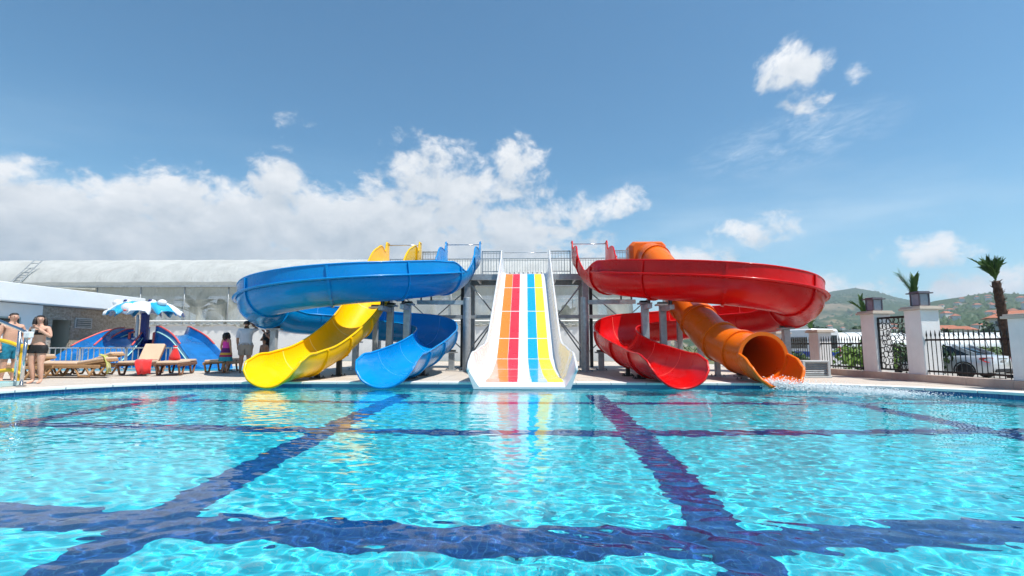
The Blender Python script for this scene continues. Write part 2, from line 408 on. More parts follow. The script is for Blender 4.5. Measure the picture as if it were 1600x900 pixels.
run_slabs(dense_in, dense_out, 5, -.05, .006, .03, 'coping_stone', M['coping'], coping)
sides = MB()
sides.box((-11.18, .5, -.022), (.42, 11.0, .056)); sides.box((10.38, .5, -.022), (.42, 11.0, .056)); sides.box((-.2, -5.2, -.022), (22.4, .4, .056))
part('coping_run', sides, M['coping'], coping)

deck_me = ring([(-34, -14, 0), (-34, 29.6, 0), (8.15, 29.6, 0), (13.35, -14, 0)], [tuple(p) for p in offset_line(outline, .33)], 0)
deck = tag(link('deck', deck_me, M['deck']), kind='structure')

# ------------------------------------------------------------------ flumes (open troughs) swept along their paths
def frames(path):
    fr = []
    for i, p in enumerate(path):
        t = (path[min(i + 1, len(path) - 1)] - path[max(i - 1, 0)]).normalized()
        s_ = Vector((t.y, -t.x, 0)).normalized(); n = s_.cross(t).normalized()      # s_: right hand side of travel
        fr.append((p, t, s_, n))
    return fr
def wall_pt(side, l, r):
    """point on the U profile at wall length l from the bottom; r radius"""
    q = r * math.pi / 2
    if l <= q: a = l / r; return side * r * math.sin(a), r - r * math.cos(a), side * math.sin(a), -math.cos(a)
    return side * r, r + (l - q), side * 1.0, 0.0
def trough_rows(fr, lens, r, K=9, th=.02, grow=0.0):
    rows = []
    for (p, t, s_, n), (ll, lr), rad in zip(fr, lens, r):
        inner = []; outer = []
        for j in range(-K, K + 1):
            side = -1 if j < 0 else 1; L = (ll if j < 0 else lr) * abs(j) / K
            a, b, na, nb = wall_pt(side, L, rad)
            inner.append(p + s_ * (a + na * grow) + n * (b + nb * grow)); outer.append(p + s_ * (a + na * (th + grow)) + n * (b + nb * (th + grow)))
        rows.append(inner + outer[::-1])
    return rows
def skin_rows(rows, cap=True):
    mb = MB(); m_ = len(rows[0]); vs_ = [q for r_ in rows for q in r_]; fs = []
    for i in range(len(rows) - 1):
        for k in range(m_): fs.append((i * m_ + k, i * m_ + (k + 1) % m_, (i + 1) * m_ + (k + 1) % m_, (i + 1) * m_ + k))
    if cap:
        h = m_ // 2
        for o in (0, (len(rows) - 1) * m_):
            for k in range(h - 1): fs.append((o + k, o + k + 1, o + m_ - 2 - k, o + m_ - 1 - k))
    return mb.add(vs_, fs)
def flume(name, label, ctrl, r, lens_fn, cuts, material, n=150, rr_fn=None, ribs=True, lip=.028, flange=None, group=None):
    path = resample(catmull(ctrl, 12), n); base = Vector((path[-1].x, path[-1].y + .4, 0))
    root = thing(name, label, 'water slide', base, group=group); path = [p - base for p in path]
    fr = frames(path); ts = [i / (n - 1) for i in range(n)]
    lens = [lens_fn(t) for t in ts]; rad = [r * (rr_fn(t) if rr_fn else 1) for t in ts]
    idx = [0] + [int(c * (n - 1)) for c in cuts] + [n - 1]
    for a, b in zip(idx, idx[1:]):
        part('trough_section', skin_rows(trough_rows(fr[a:b + 1], lens[a:b + 1], rad[a:b + 1])), material, root, angle=50)
    if ribs:
        for c in idx[1:-1]:
            f2 = [(fr[c][0] + fr[c][1] * q, fr[c][1], fr[c][2], fr[c][3]) for q in (-.035, .035)]
            l2 = [(lens[c][0] - .03, lens[c][1] - .03)] * 2
            part('joint_rib', skin_rows(trough_rows(f2, l2, [rad[c]] * 2, 9, .05, .021)), material, root)
            # seam seen inside the trough
            f3 = [(fr[c][0] + fr[c][1] * q, fr[c][1], fr[c][2], fr[c][3]) for q in (-.010, .010)]
            part('joint_seam', skin_rows(trough_rows(f3, l2, [rad[c]] * 2, 9, .004, -.0045)), M['seam_' + material.name.split('_')[0]], root)
    # rolled rim along both edges and round the mouth
    rim = []
    for i in range(n):
        p, t, s_, nn = fr[i]; a, b, na, nb = wall_pt(-1, lens[i][0], rad[i]); rim.append(p + s_ * (a - .012) + nn * b)
    p, t, s_, nn = fr[-1]
    for j in range(-7, 8):
        L = (lens[-1][0] if j < 0 else lens[-1][1]) * abs(j) / 8; a, b, na, nb = wall_pt(-1 if j < 0 else 1, L, rad[-1]); rim.append(p + t * .01 + s_ * a + nn * (b - .008))
    for i in range(n - 1, -1, -1):
        p, t, s_, nn = fr[i]; a, b, na, nb = wall_pt(1, lens[i][1], rad[i]); rim.append(p + s_ * (a + .012) + nn * b)
    part('rim', MB().tube(rim, lip, 8), material, root, smooth=True)
    if flange:
        side, hgt, t0, t1 = flange; lo = []; 
        rows = []
        for i in range(int(t0 * n), int(t1 * n)):
            p, t, s_, nn = fr[i]; e = 1
            q = (ts[i] - t0) / (t1 - t0); e = min(1, min(q, 1 - q) * 14)
            rows.append([p + s_ * side * (rad[i] + .015 + w * e) + nn * (rad[i] + hgt + z) for w, z in ((0, -.03), (.12, -.015), (.14, .015), (.12, .04), (0, .05))])
        mb = MB(); m_ = 5
        mb.add([q for r_ in rows for q in r_], [(i * m_ + k, i * m_ + (k + 1) % m_, (i + 1) * m_ + (k + 1) % m_, (i + 1) * m_ + k) for i in range(len(rows) - 1) for k in range(m_)])
        part('flange', mb, material, root, smooth=True)
    return root, [q + base for q in path], fr
def lerp_fn(keys):
    def fn(t):
        for (a, x), (b, y) in zip(keys, keys[1:]):
            if t <= b:
                u = (t - a) / (b - a); u = u * u * (3 - 2 * u); return x + (y - x) * u
        return keys[-1][1]
    return fn
for nm, c in (('blue', (.10, .42, .86)), ('yellow', (.95, .76, .22)), ('red', (.92, .16, .12)), ('orange', (.92, .40, .12))):
    M['seam_' + nm] = mat(nm + '_seam', c, .4)
PZ = 3.78; XC = -0.2
HR = .68; Q = HR * math.pi / 2
blue_ctrl = [(-2.75, 20.75, PZ + .02), (-2.75, 20.2, PZ), (-2.78, 19.6, PZ - .18), (-2.85, 18.6, PZ - .85), (-3.25, 17.35, 2.72), (-4.3, 16.0, 2.45), (-5.7, 15.1, 2.24), (-7.1, 14.85, 2.06),
             (-8.45, 15.35, 1.88), (-9.3, 16.6, 1.68), (-9.0, 18.05, 1.46), (-7.7, 18.95, 1.28), (-6.1, 19.2, 1.13), (-4.6, 19.05, .99), (-3.55, 18.35, .84), (-3.2, 17.2, .66), (-3.2, 15.8, .40), (-3.35, 14.4, .17), (-3.45, 13.3, .06), (-3.48, 12.75, .04), (-3.5, 12.05, -.075)]
blue_ctrl = [(x if x > -3.25 else -3.25 + (x + 3.25) * .93, y_, z - (.10 if 4 <= i <= 10 else 0)) for i, (x, y_, z) in enumerate(blue_ctrl)]
def helix_lens(outer_left):
    st = [(0, Q + .60), (.015, Q + .60), (.022, Q + .22), (.045, Q + .42), (.062, Q + .36), (.11, Q + .05)]; en = [(.90, Q + .02), (.965, Q + .0), (.985, Q * .93), (.994, Q * .78), (1, Q * .52)]
    o = lerp_fn(st + [(.145, Q + .40), (.18, Q + .45), (.70, Q + .44), (.80, Q + .10)] + en)
    i = lerp_fn(st + [(.13, Q + .0)] + en)
    return (lambda t: (o(t), i(t))) if outer_left else (lambda t: (i(t), o(t)))
mouth = lerp_fn([(0, 1.0), (.88, 1.0), (1, 1.10)])
mir = lambda pts: [(2 * XC - x, y, z) for x, y, z in pts]
cuts = [.065, .13, .215, .30, .385, .47, .555, .64, .72, .80, .87, .935]
blue_slide, blue_path, _ = flume('spiral_slide', 'blue spiral water slide with open trough looping round on the left', blue_ctrl, HR, helix_lens(True), cuts, M['blue'], 420, mouth, flange=(-1, .02, .115, .74), group='twin spiral slides')
red_ctrl = mir(blue_ctrl[:-5]) + [(2.85, 15.8, .40), (3.12, 14.4, .17), (3.28, 13.3, .06), (3.36, 12.75, .04), (3.46, 12.05, -.075)]
red_slide, red_path, _ = flume('spiral_slide', 'red spiral water slide with open trough looping round on the right', red_ctrl, HR, helix_lens(False), cuts, M['red'], 420, mouth, flange=(1, .02, .115, .74), group='twin spiral slides')
YR = .66; QY = YR * math.pi / 2
yl = lerp_fn([(0, QY + .62), (.036, QY + .62), (.052, QY + .22), (.10, QY + .42), (.14, QY + .36), (.26, QY + .05), (.84, QY + .02), (.925, QY + .0), (.968, QY * .93), (.988, QY * .78), (1, QY * .52)])
yellow_slide, yellow_path, _ = flume('trough_slide', 'yellow open trough slide dropping under the blue loop into the pool',
    [(-5.2, 20.75, PZ + .02), (-5.2, 20.2, PZ), (-5.2, 19.5, PZ - .12), (-5.25, 18.7, 3.3), (-5.35, 17.6, 2.35), (-5.5, 16.4, 1.35), (-5.7, 15.3, .70), (-5.92, 14.2, .25), (-6.1, 13.2, .06), (-6.16, 12.75, .04), (-6.24, 12.05, -.075)], YR, lambda t: (yl(t), yl(t)), [.09, .22, .40, .56, .70, .84], M['yellow'], 220, mouth, lip=.032)
for root, x, nm in ((blue_slide, -2.75, 'blue'), (red_slide, 2 * XC + 2.75, 'red'), (yellow_slide, -5.2, 'yellow')):
    part('grab_bar', MB().tube([Vector((x - .68, 20.55, PZ + 1.22)) - root.location, Vector((x + .68, 20.55, PZ + 1.22)) - root.location], .018, 6), M['steel'], root, smooth=True)
# ------------------------------------------------------------------ white racer slide in the middle
def racer():
    base = Vector((-.22, 12.6, 0)); root = thing('racer_slide', 'wide white straight slide with orange, red, blue and yellow lanes', 'water slide', base)
    prof = catmull([(0, 21.0, PZ), (0, 20.4, PZ), (0, 19.85, PZ - .12), (0, 19.2, PZ - .55), (0, 17.4, 2.06), (0, 16.0, 1.12), (0, 15.0, .56), (0, 14.1, .26), (0, 13.3, .11), (0, 12.7, .075), (0, 12.1, -.06)], 8)
    prof = resample(prof, 90)
    def hw(y): return 1.0 + .10 * (max(0, min(1, (15.0 - y) / 2.6)) ** 1.0) - .10 * max(0, min(1, (y - 15) / 5))
    wh = lerp_fn([(12.0, .34), (12.35, .52), (13.0, .64), (13.9, .62), (14.8, .50), (15.4, .48), (19.0, .50), (20.0, .56), (20.6, .95), (21.0, 1.0)])
    C0 = -.22
    def bedx(y): return C0 - hw(y), C0 + hw(y)
    # bed with its two walls, wings flaring at the foot
    rows = []
    for p in prof:
        a, b = bedx(p.y); h = wh(p.y); fl_ = .05 + .10 * max(0, min(1, (15.0 - p.y) / 1.6))
        rows.append([(a - fl_ - .045, p.y, p.z + h), (a - fl_, p.y, p.z + h), (a + .02, p.y, p.z + .10), (a + .10, p.y, p.z), (b - .10, p.y, p.z), (b - .02, p.y, p.z + .10), (b + fl_, p.y, p.z + h), (b + fl_ + .045, p.y, p.z + h), (b + .03, p.y, p.z - .05), (a - .03, p.y, p.z - .05)])
    rows = [[Vector(q) - base for q in r_] for r_ in rows]; m_ = len(rows[0])
    cutsY = [21.0, 18.9, 17.4, 16.0, 14.9, 14.1, 13.3, 12.0]
    ids = [min(range(len(prof)), key=lambda i: abs(prof[i].y - y)) for y in cutsY]
    for a, b in zip(ids, ids[1:]):
        mb = MB(); rr = rows[a:b + 1]
        mb.add([q for r_ in rr for q in r_], [(i * m_ + k, i * m_ + (k + 1) % m_, (i + 1) * m_ + (k + 1) % m_, (i + 1) * m_ + k) for i in range(len(rr) - 1) for k in range(m_)] + [tuple(range(m_)), tuple((len(rr) - 1) * m_ + k for k in range(m_))])
        part('bed_section', mb, M['white_frp'], root, angle=35)
    for k in (0, 6):
        off = .022; part('rim', MB().tube([r_[k] .lerp(r_[k + 1], .5) for r_ in rows], .034, 8), M['white_frp'], root, smooth=True)
    # coloured lanes as panels between the joints
    def zat(y):
        for p, q in zip(prof, prof[1:]):
            if q.y <= y <= p.y: return p.z + (q.z - p.z) * (p.y - y) / (p.y - q.y)
        return prof[-1].z
    ky = [20.0, 15.0, 12.45]
    lanes = {'orange': ((-.99, -.71), (-1.0, -.69), (-.77, -.56)), 'red': ((-.70, -.43), (-.68, -.38), (-.555, -.34)), 'blue': ((-.15, .12), (-.10, .19), (.01, .155)), 'yellow': ((.13, .40), (.20, .52), (.385, .77))}
    def edges(key, y):
        (a0, b0), (a1, b1), (a2, b2) = lanes[key]
        if y > 15: u = (y - 15) / 5; return a1 + (a0 - a1) * u, b1 + (b0 - b1) * u
        u = (15 - y) / 2.55; return a1 + (a2 - a1) * u, b1 + (b2 - b1) * u
    def panel(name, m2, fn, y0, y1, dz=.005):
        mb = MB(); n = 8; vs_ = []
        for i in range(n + 1):
            y = y0 + (y1 - y0) * i / n; a, b = fn(y); z = zat(y)
            for x in (a, b): vs_ += [Vector((x, y, z - .003)) - base, Vector((x, y, z + dz)) - base]
        fs = [f for i in range(n) for f in ((i * 4 + 1, i * 4 + 3, i * 4 + 7, i * 4 + 5), (i * 4, i * 4 + 4, i * 4 + 5, i * 4 + 1), (i * 4 + 2, i * 4 + 3, i * 4 + 7, i * 4 + 6))] + [(0, 1, 3, 2), (n * 4, n * 4 + 2, n * 4 + 3, n * 4 + 1)]
        part(name, mb.add(vs_, fs), m2, root)
    js = [19.95, 18.9, 17.4, 16.0, 14.9, 14.1, 13.3, 12.45]
    for key in lanes:
        for a, b in zip(js, js[1:]): panel('lane_panel', M['lane_' + key], lambda y, k=key: edges(k, y), a - .02, b + .02)
    panel('corner_panel', M['lane_salmon'], lambda y: (edges('orange', y)[0] - .012 - .33 * max(0.02, (14.9 - y) / 2.45), edges('orange', y)[0] - .004), 14.85, 12.45)
    panel('corner_panel', M['lane_grey'], lambda y: (edges('blue', y)[1] + .003, edges('yellow', y)[0] - .003), 14.9, 12.45)
    # row of small bolts across the crest
    for i in range(8):
        b = MB(); b.lathe([(.032, 0), (.032, .02), (.018, .035)], (C0 - .62 + i * .18, 20.15, PZ + .004) - base if False else Vector((C0 - .62 + i * .18, 20.12, zat(20.12) + .002)) - base, 8)
        part('bolt', b, M['dark_steel'], root)
    return root
racer()

# ------------------------------------------------------------------ orange tube slide
def tube_slide():
    base = Vector((6.05, 13.0, 0)); root = thing('tube_slide', 'orange closed tube slide curving down on the right into the pool', 'water slide', base)
    ctrl = [(4.72, 20.5, 4.42), (4.74, 20.0, 4.34), (4.80, 19.3, 4.02), (4.92, 18.4, 3.36), (5.05, 17.4, 2.60), (5.18, 16.4, 1.82), (5.38, 15.4, 1.16), (5.58, 14.3, .80), (5.68, 13.5, .64), (5.70, 12.95, .62)]
    path = resample(catmull(ctrl, 12), 90); path = [p - base for p in path]; fr = frames(path); r = .55
    def rows(a, b, ri, ro, n=28):
        out = []
        for p, t, s_, nn in fr[a:b + 1]:
            out.append([p + (s_ * math.cos(2 * math.pi * k / n) + nn * math.sin(2 * math.pi * k / n)) * ri for k in range(n)] + [p + (s_ * math.cos(2 * math.pi * k / n) + nn * math.sin(2 * math.pi * k / n)) * ro for k in range(n)])
        return out
    def shell(rw, n=28):
        mb = MB(); m_ = 2 * n; fs = []
        for i in range(len(rw) - 1):
            for k in range(n):
                k2 = (k + 1) % n; a = i * m_; b = (i + 1) * m_
                fs += [(a + k, b + k, b + k2, a + k2), (a + n + k, a + n + k2, b + n + k2, b + n + k)]
        for o in (0, (len(rw) - 1) * m_):
            for k in range(n): k2 = (k + 1) % n; fs.append((o + k, o + k2, o + n + k2, o + n + k))
        return mb.add([q for x in rw for q in x], fs)
    cut = [0, 10, 27, 44, 53, 67, 78, 89]
    for j, (a, b) in enumerate(zip(cut, cut[1:])): part('tube_section', shell(rows(a, b, r - .025, r)), M['orange'], root, angle=50)
    for c in cut[1:-1]:
        f0 = fr[c]; rw = []
        for q in (-.05, .05):
            p = f0[0] + f0[1] * q; rw.append([p + (f0[2] * math.cos(2 * math.pi * k / 28) + f0[3] * math.sin(2 * math.pi * k / 28)) * (r + .004) for k in range(28)] + [p + (f0[2] * math.cos(2 * math.pi * k / 28) + f0[3] * math.sin(2 * math.pi * k / 28)) * (r + .05) for k in range(28)])
        part('joint_collar', shell(rw), M['orange'], root, angle=50)
    # flange on the end of the tube and the open lip below it
    f0 = fr[-1]; rw = []
    for q in (-.02, .035): 
        p = f0[0] + f0[1] * q; rw.append([p + (f0[2] * math.cos(2 * math.pi * k / 28) + f0[3] * math.sin(2 * math.pi * k / 28)) * (r - .02) for k in range(28)] + [p + (f0[2] * math.cos(2 * math.pi * k / 28) + f0[3] * math.sin(2 * math.pi * k / 28)) * (r + .07) for k in range(28)])
    part('end_flange', shell(rw), M['orange'], root, angle=50)
    lp = resample(catmull([(5.70, 13.0, .05), (5.71, 12.72, .04), (5.72, 12.08, -.08)], 8), 16); lp = [p - base for p in lp]; lf = frames(lp); q_ = .59 * math.pi / 2
    ll = lerp_fn([(0, q_ + .05), (.35, q_ * .98), (.7, q_ * .84), (1, q_ * .50)]); ln = [(ll(i / 15),) * 2 for i in range(16)]; rad = [.59 + .04 * i / 15 for i in range(16)]
    part('mouth_lip', skin_rows(trough_rows(lf, ln, rad, 12, .03)), M['orange'], root, angle=50)
    rim = []
    for i in range(16): p, t, s_, nn = lf[i]; a, b, *_ = wall_pt(-1, ln[i][0], rad[i]); rim.append(p + s_ * a + nn * b)
    p, t, s_, nn = lf[-1]
    for j in range(-7, 8): a, b, *_ = wall_pt(-1 if j < 0 else 1, ln[-1][0] * abs(j) / 8, rad[-1]); rim.append(p + s_ * a + nn * b)
    for i in range(15, -1, -1): p, t, s_, nn = lf[i]; a, b, *_ = wall_pt(1, ln[i][1], rad[i]); rim.append(p + s_ * a + nn * b)
    part('mouth_rim', MB().tube(rim, .042, 8), M['orange'], root, smooth=True)
    # opaque purple-brown strip laid just proud of the tube's top at the bend
    patch = []
    for i in range(44, 54):
        p, t, s_, nn = fr[i]; patch.append([p + (s_ * math.cos(a) + nn * math.sin(a)) * (r + .006) for a in [R(62 + 12 * k) for k in range(8)]])
    mb = MB(); mb.add([q for x in patch for q in x], [(i * 8 + k, i * 8 + k + 1, (i + 1) * 8 + k + 1, (i + 1) * 8 + k) for i in range(9) for k in range(7)])
    part('skylight', mb, mat('purple_brown_panel', (.16, .035, .035), .3), root, smooth=True)
    # hooded portal on the platform
    pb = MB(); oct_ = lambda w, h, c: [(-w, -h), (w, -h), (w, h - c), (w - c, h), (-w + c, h), (-w, h - c)]
    A = oct_(.74, .66, .16); y0, y1, y2 = 21.2, 20.55, 20.25; cx, cz = 4.70, 4.42
    vs_ = []
    for y, k in ((y0, 1.0), (y1, 1.0), (y2, .86)):
        vs_ += [Vector((cx + u * k, y, cz + v * k)) - base for u, v in A]
    fs = [(i * 6 + k, i * 6 + (k + 1) % 6, (i + 1) * 6 + (k + 1) % 6, (i + 1) * 6 + k) for i in range(2) for k in range(6)] + [(12, 13, 14, 15, 16, 17)]
    part('entry_hood', pb.add(vs_, fs), M['orange'], root, bevel=.03)
    return root
tube_slide()

# ------------------------------------------------------------------ steel tower with platform
def tower():
    base = Vector((XC, 21.3, 0)); root = thing('slide_tower', 'galvanised steel tower with railed platform at the head of the slides', 'tower', base)
    L = lambda x, y, z: Vector((x, y, z)) - base
    def post(x, y, z1, w=.24, m2='galv'):
        o = part('column', MB().beam(L(x, y, 0.02), L(x, y, z1), w, w), M[m2], root, bevel=.01)
        part('base_plate', MB().box((0, 0, 0), (w + .2, w + .2, .03)), M['galv'], o, loc=L(x, y, .016))
    for x in (-6.2, -2.57, 2.17, 5.8):
        for y in (20.55, 22.2): post(x, y, PZ - .26)
    for x in (-2.86, 2.46): post(x, 21.2, PZ - .26, .13, 'dark_steel')
    for y in (20.42, 22.34): part('edge_beam', MB().beam(L(-6.35, y, PZ - .155), L(5.95, y, PZ - .155), .10, .20), M['galv'], root)
    for x in np.arange(-6.2, 5.9, .8): part('joist', MB().beam(L(x, 20.48, PZ - .14), L(x, 22.28, PZ - .14), .07, .13), M['galv'], root)
    for k in range(6):
        part('floor_plate', MB().box((0, 0, 0), (2.03, 1.96, .03)), M['galv'], root, loc=L(-6.2 + 1.02 + k * 2.04 - .1, 21.38, PZ - .035))
    for z in (2.05,):
        for x0, x1 in ((-6.2, -2.57), (-2.57, 2.17), (2.17, 5.8)): part('cross_beam', MB().beam(L(x0, 20.55, z), L(x1, 20.55, z), .12, .14), M['galv'], root)
    for s_ in (-1, 1):
        x0 = XC + s_ * 2.30; x1 = XC + s_ * 1.25
        part('brace', MB().tube([L(x0, 20.5, 3.45), L(x1, 20.5, 2.1)], .03, 8), M['galv'], root, smooth=True)
        part('brace', MB().tube([L(x1, 20.48, 2.0), L(x0, 20.48, .72)], .03, 8), M['galv'], root, smooth=True)
        part('brace', MB().tube([L(x1, 20.75, 2.0), L(x0, 22.0, .62)], .03, 8), M['galv'], root, smooth=True)
        x2 = XC + s_ * 2.5; x3 = XC + s_ * 5.8
        part('brace', MB().tube([L(x2, 22.1, 3.4), L(x3, 22.1, .5)], .025, 8), M['galv'], root, smooth=True)
        part('brace', MB().tube([L(x2, 22.2, .5), L(x3, 22.2, 3.4)], .025, 8), M['galv'], root, smooth=True)
    barm = MB().beam((0, 0, 0), (0, 0, .80), .016, .016).mesh('rail_bar'); barm.materials.append(M['galv'])
    def railing(xa, xb, y):
        for z, w in ((.92, .045), (.10, .03), (.84, .02)): part('handrail', MB().beam(L(xa, y, PZ + z), L(xb, y, PZ + z), w, w), M['galv'], root)
        for x in (xa, xb): part('rail_post', MB().beam(L(x, y, PZ - .02), L(x, y, PZ + .94), .045, .045), M['galv'], root)
        n = max(1, round((xb - xa) / .115))
        for i in range(1, n): link('rail_bar', barm, None, root, L(xa + (xb - xa) * i / n, y, PZ + .10))
    for a, b in ((-4.42, -3.55), (-1.98, -1.16), (.74, 1.58), (3.15, 3.9)): railing(a, b, 20.50)
    railing(-6.25, 5.85, 22.26)
    part('grab_bar', MB().tube([L(-1.1, 20.9, PZ + .94), L(.66, 20.9, PZ + .94)], .014, 6), M['steel'], root, smooth=True)
    return root
tower()

# ------------------------------------------------------------------ posts that carry the troughs
def support(x, y, z, label, w=.2, round_=False, arm=None, saddle=True, material='galv', group='posts carrying the slides'):
    root = thing('support_post', label, 'support post', (x, y, 0), group=group); mt = M[material]
    if round_: part('post', MB().lathe([(w / 2, .02), (w / 2, z - .01), (w / 2 - .01, z)], n=16), mt, root, angle=40)
    else: part('post', MB().beam((0, 0, .02), (0, 0, z), w, w), mt, root, bevel=.012)
    part('base_plate', MB().box((0, 0, .016), (w + .2, w + .2, .03)), mt, root)
    for a, b in ((1, 1), (1, -1), (-1, 1), (-1, -1)):
        part('anchor_bolt', MB().lathe([(.018, 0), (.018, .04)], ((w / 2 + .06) * a, (w / 2 + .06) * b, .03), 6), M['dark_steel'], root)
    if arm:
        ax, ay, az = arm
        part('arm', MB().beam((0, 0, az), (ax, ay, az), .14, .14), mt, root)
        for q in (.72, .92):
            part('saddle_peg', MB().beam((ax * q, ay * q, az + .07), (ax * q, ay * q, az + .24), .05, .05), M['dark_steel'], root)
    if saddle:
        part('saddle', MB().box((0, 0, z + .03), (.44, .3, .05)), mt, root)
        part('saddle_clamp', MB().box((0, 0, z + .09), (.3, .2, .07)), M['dark_steel'], root)
    return root
def bot(path, i): return path[i]
for s_, nm, sd in ((-1, 'blue', 'left'), (1, 'red', 'right')):
    mx = lambda x: XC + s_ * (abs(x - XC)) if True else x
    X_ = lambda x: x if s_ < 0 else 2 * XC - x
    support(X_(-8.68), 17.05, 1.42, f'square steel post under the outer {sd} end of the {nm} spiral', .2)
    support(X_(-4.72), 17.0, 2.20, f'steel post inside the {nm} spiral, the one further from the white slide', .2, arm=(0, -1.15, 2.08))
    support(X_(-4.12), 16.9, 2.24, f'steel post inside the {nm} spiral, the one nearer the white slide', .22, arm=(X_(-4.0) * 0 + .0, -.75, 2.14))
    support(X_(-2.28), 18.1, 2.60, f'thick round steel post with side arm beside the start of the {nm} spiral', .28, True, arm=((1 if s_ > 0 else -1) * 1.75, -.2, 2.42), saddle=False)
    support(X_(-2.95), 19.0, .62, f'steel post behind the lowest bend of the {nm} spiral', .2, saddle=True)
    support(X_(-6.6), 19.15, 1.0, f'steel post under the rear run of the {nm} spiral', .2)
    support(X_(-3.28), 15.6, .30, f'short dark post under the last straight of the {nm} spiral', .12, material='dark_steel')
    support(X_(-3.34), 14.3, .12, f'stubby dark post by the pool under the mouth of the {nm} spiral', .12, material='dark_steel', saddle=False)
support(-5.72, 15.2, .58, 'short dark post under the curve of the yellow slide', .14, material='dark_steel')
support(-5.93, 14.15, .19, 'stubby dark post under the mouth of the yellow slide', .12, material='dark_steel', saddle=False)
support(-5.36, 17.5, 2.18, 'tall steel post under the steep part of the yellow slide', .16)
support(5.02, 17.6, 2.1, 'tall steel post under the steep part of the orange tube', .16)
support(5.42, 15.3, .46, 'short post with wide saddle under the bend of the orange tube', .14)
support(5.64, 14.0, .06, 'stubby post under the lower end of the orange tube', .12)
# ------------------------------------------------------------------ greenhouse behind the slides
def film_material(name, c, see, rough=.35):
    m_ = bpy.data.materials.new(name); m_.use_nodes = True; t = m_.node_tree; t.nodes.clear(); g = G(t)
    tc = g.node('ShaderNodeTexCoord').outputs['Object']
    n = g.noise(g.vmul(tc, (1, 1, .35)), 1.1, 6, .62, .6); cc = g.mix(g.ramp01(n, .35, .7), c, tuple(q * .86 for q in c))
    df = g.node('ShaderNodeBsdfDiffuse'); tl = g.node('ShaderNodeBsdfTranslucent'); gs = g.node('ShaderNodeBsdfGlossy'); gs.inputs['Roughness'].default_value = rough
    g.l.new(cc, df.inputs[0]); g.l.new(cc, tl.inputs[0])
    tr = g.node('ShaderNodeBsdfTransparent')
    a = g.node('ShaderNodeMixShader'); a.inputs[0].default_value = .38; g.l.new(df.outputs[0], a.inputs[1]); g.l.new(tl.outputs[0], a.inputs[2])
    b = g.node('ShaderNodeMixShader'); g.l.new(g.m('MULTIPLY', g.ramp01(n, .3, .75), see * 2, clamp=True), b.inputs[0]); g.l.new(a.outputs[0], b.inputs[1]); g.l.new(tr.outputs[0], b.inputs[2])
    c_ = g.node('ShaderNodeMixShader'); c_.inputs[0].default_value = .06; g.l.new(b.outputs[0], c_.inputs[1]); g.l.new(gs.outputs[0], c_.inputs[2])
    bn = g.node('ShaderNodeBump'); bn.inputs['Strength'].default_value = .5; bn.inputs['Distance'].default_value = .08
    g.l.new(g.noise(g.vmul(tc, (1.6, 1, .7)), 1.5, 5, .6, 1.0), bn.inputs['Height'])
    for q in (df, tl, gs): g.l.new(bn.outputs[0], q.inputs['Normal'])
    o = g.node('ShaderNodeOutputMaterial'); g.l.new(c_.outputs[0], o.inputs[0]); return m_
M['film'] = film_material('greenhouse_film', (.60, .60, .53), .30)
M['roof_film'] = film_material('white_roof_film', (.68, .70, .69), .02)
M['leaf_big'] = mat('broad_leaf', (.035, .10, .025), .5, vary=.4, vscale=2)
def leaf(mb, base, d, length, width, droop, n=5):
    base = Vector(base); d = Vector(d).normalized(); up = Vector((0, 0, 1)); s_ = d.cross(up)
    s_ = s_.normalized() if s_.length > .01 else Vector((1, 0, 0)); vs_ = []
    for i in range(n + 1):
        u = i / n; c = base + d * length * u + Vector((0, 0, -droop * u * u * length)); w = width * math.sin(math.pi * min(.98, .08 + .9 * u)) * .5
        vs_ += [c - s_ * w + Vector((0, 0, w * .25)), c, c + s_ * w + Vector((0, 0, w * .25))]
    mb.add(vs_, [f for i in range(n) for f in ((i * 3, i * 3 + 1, i * 3 + 4, i * 3 + 3), (i * 3 + 1, i * 3 + 2, i * 3 + 5, i * 3 + 4))])
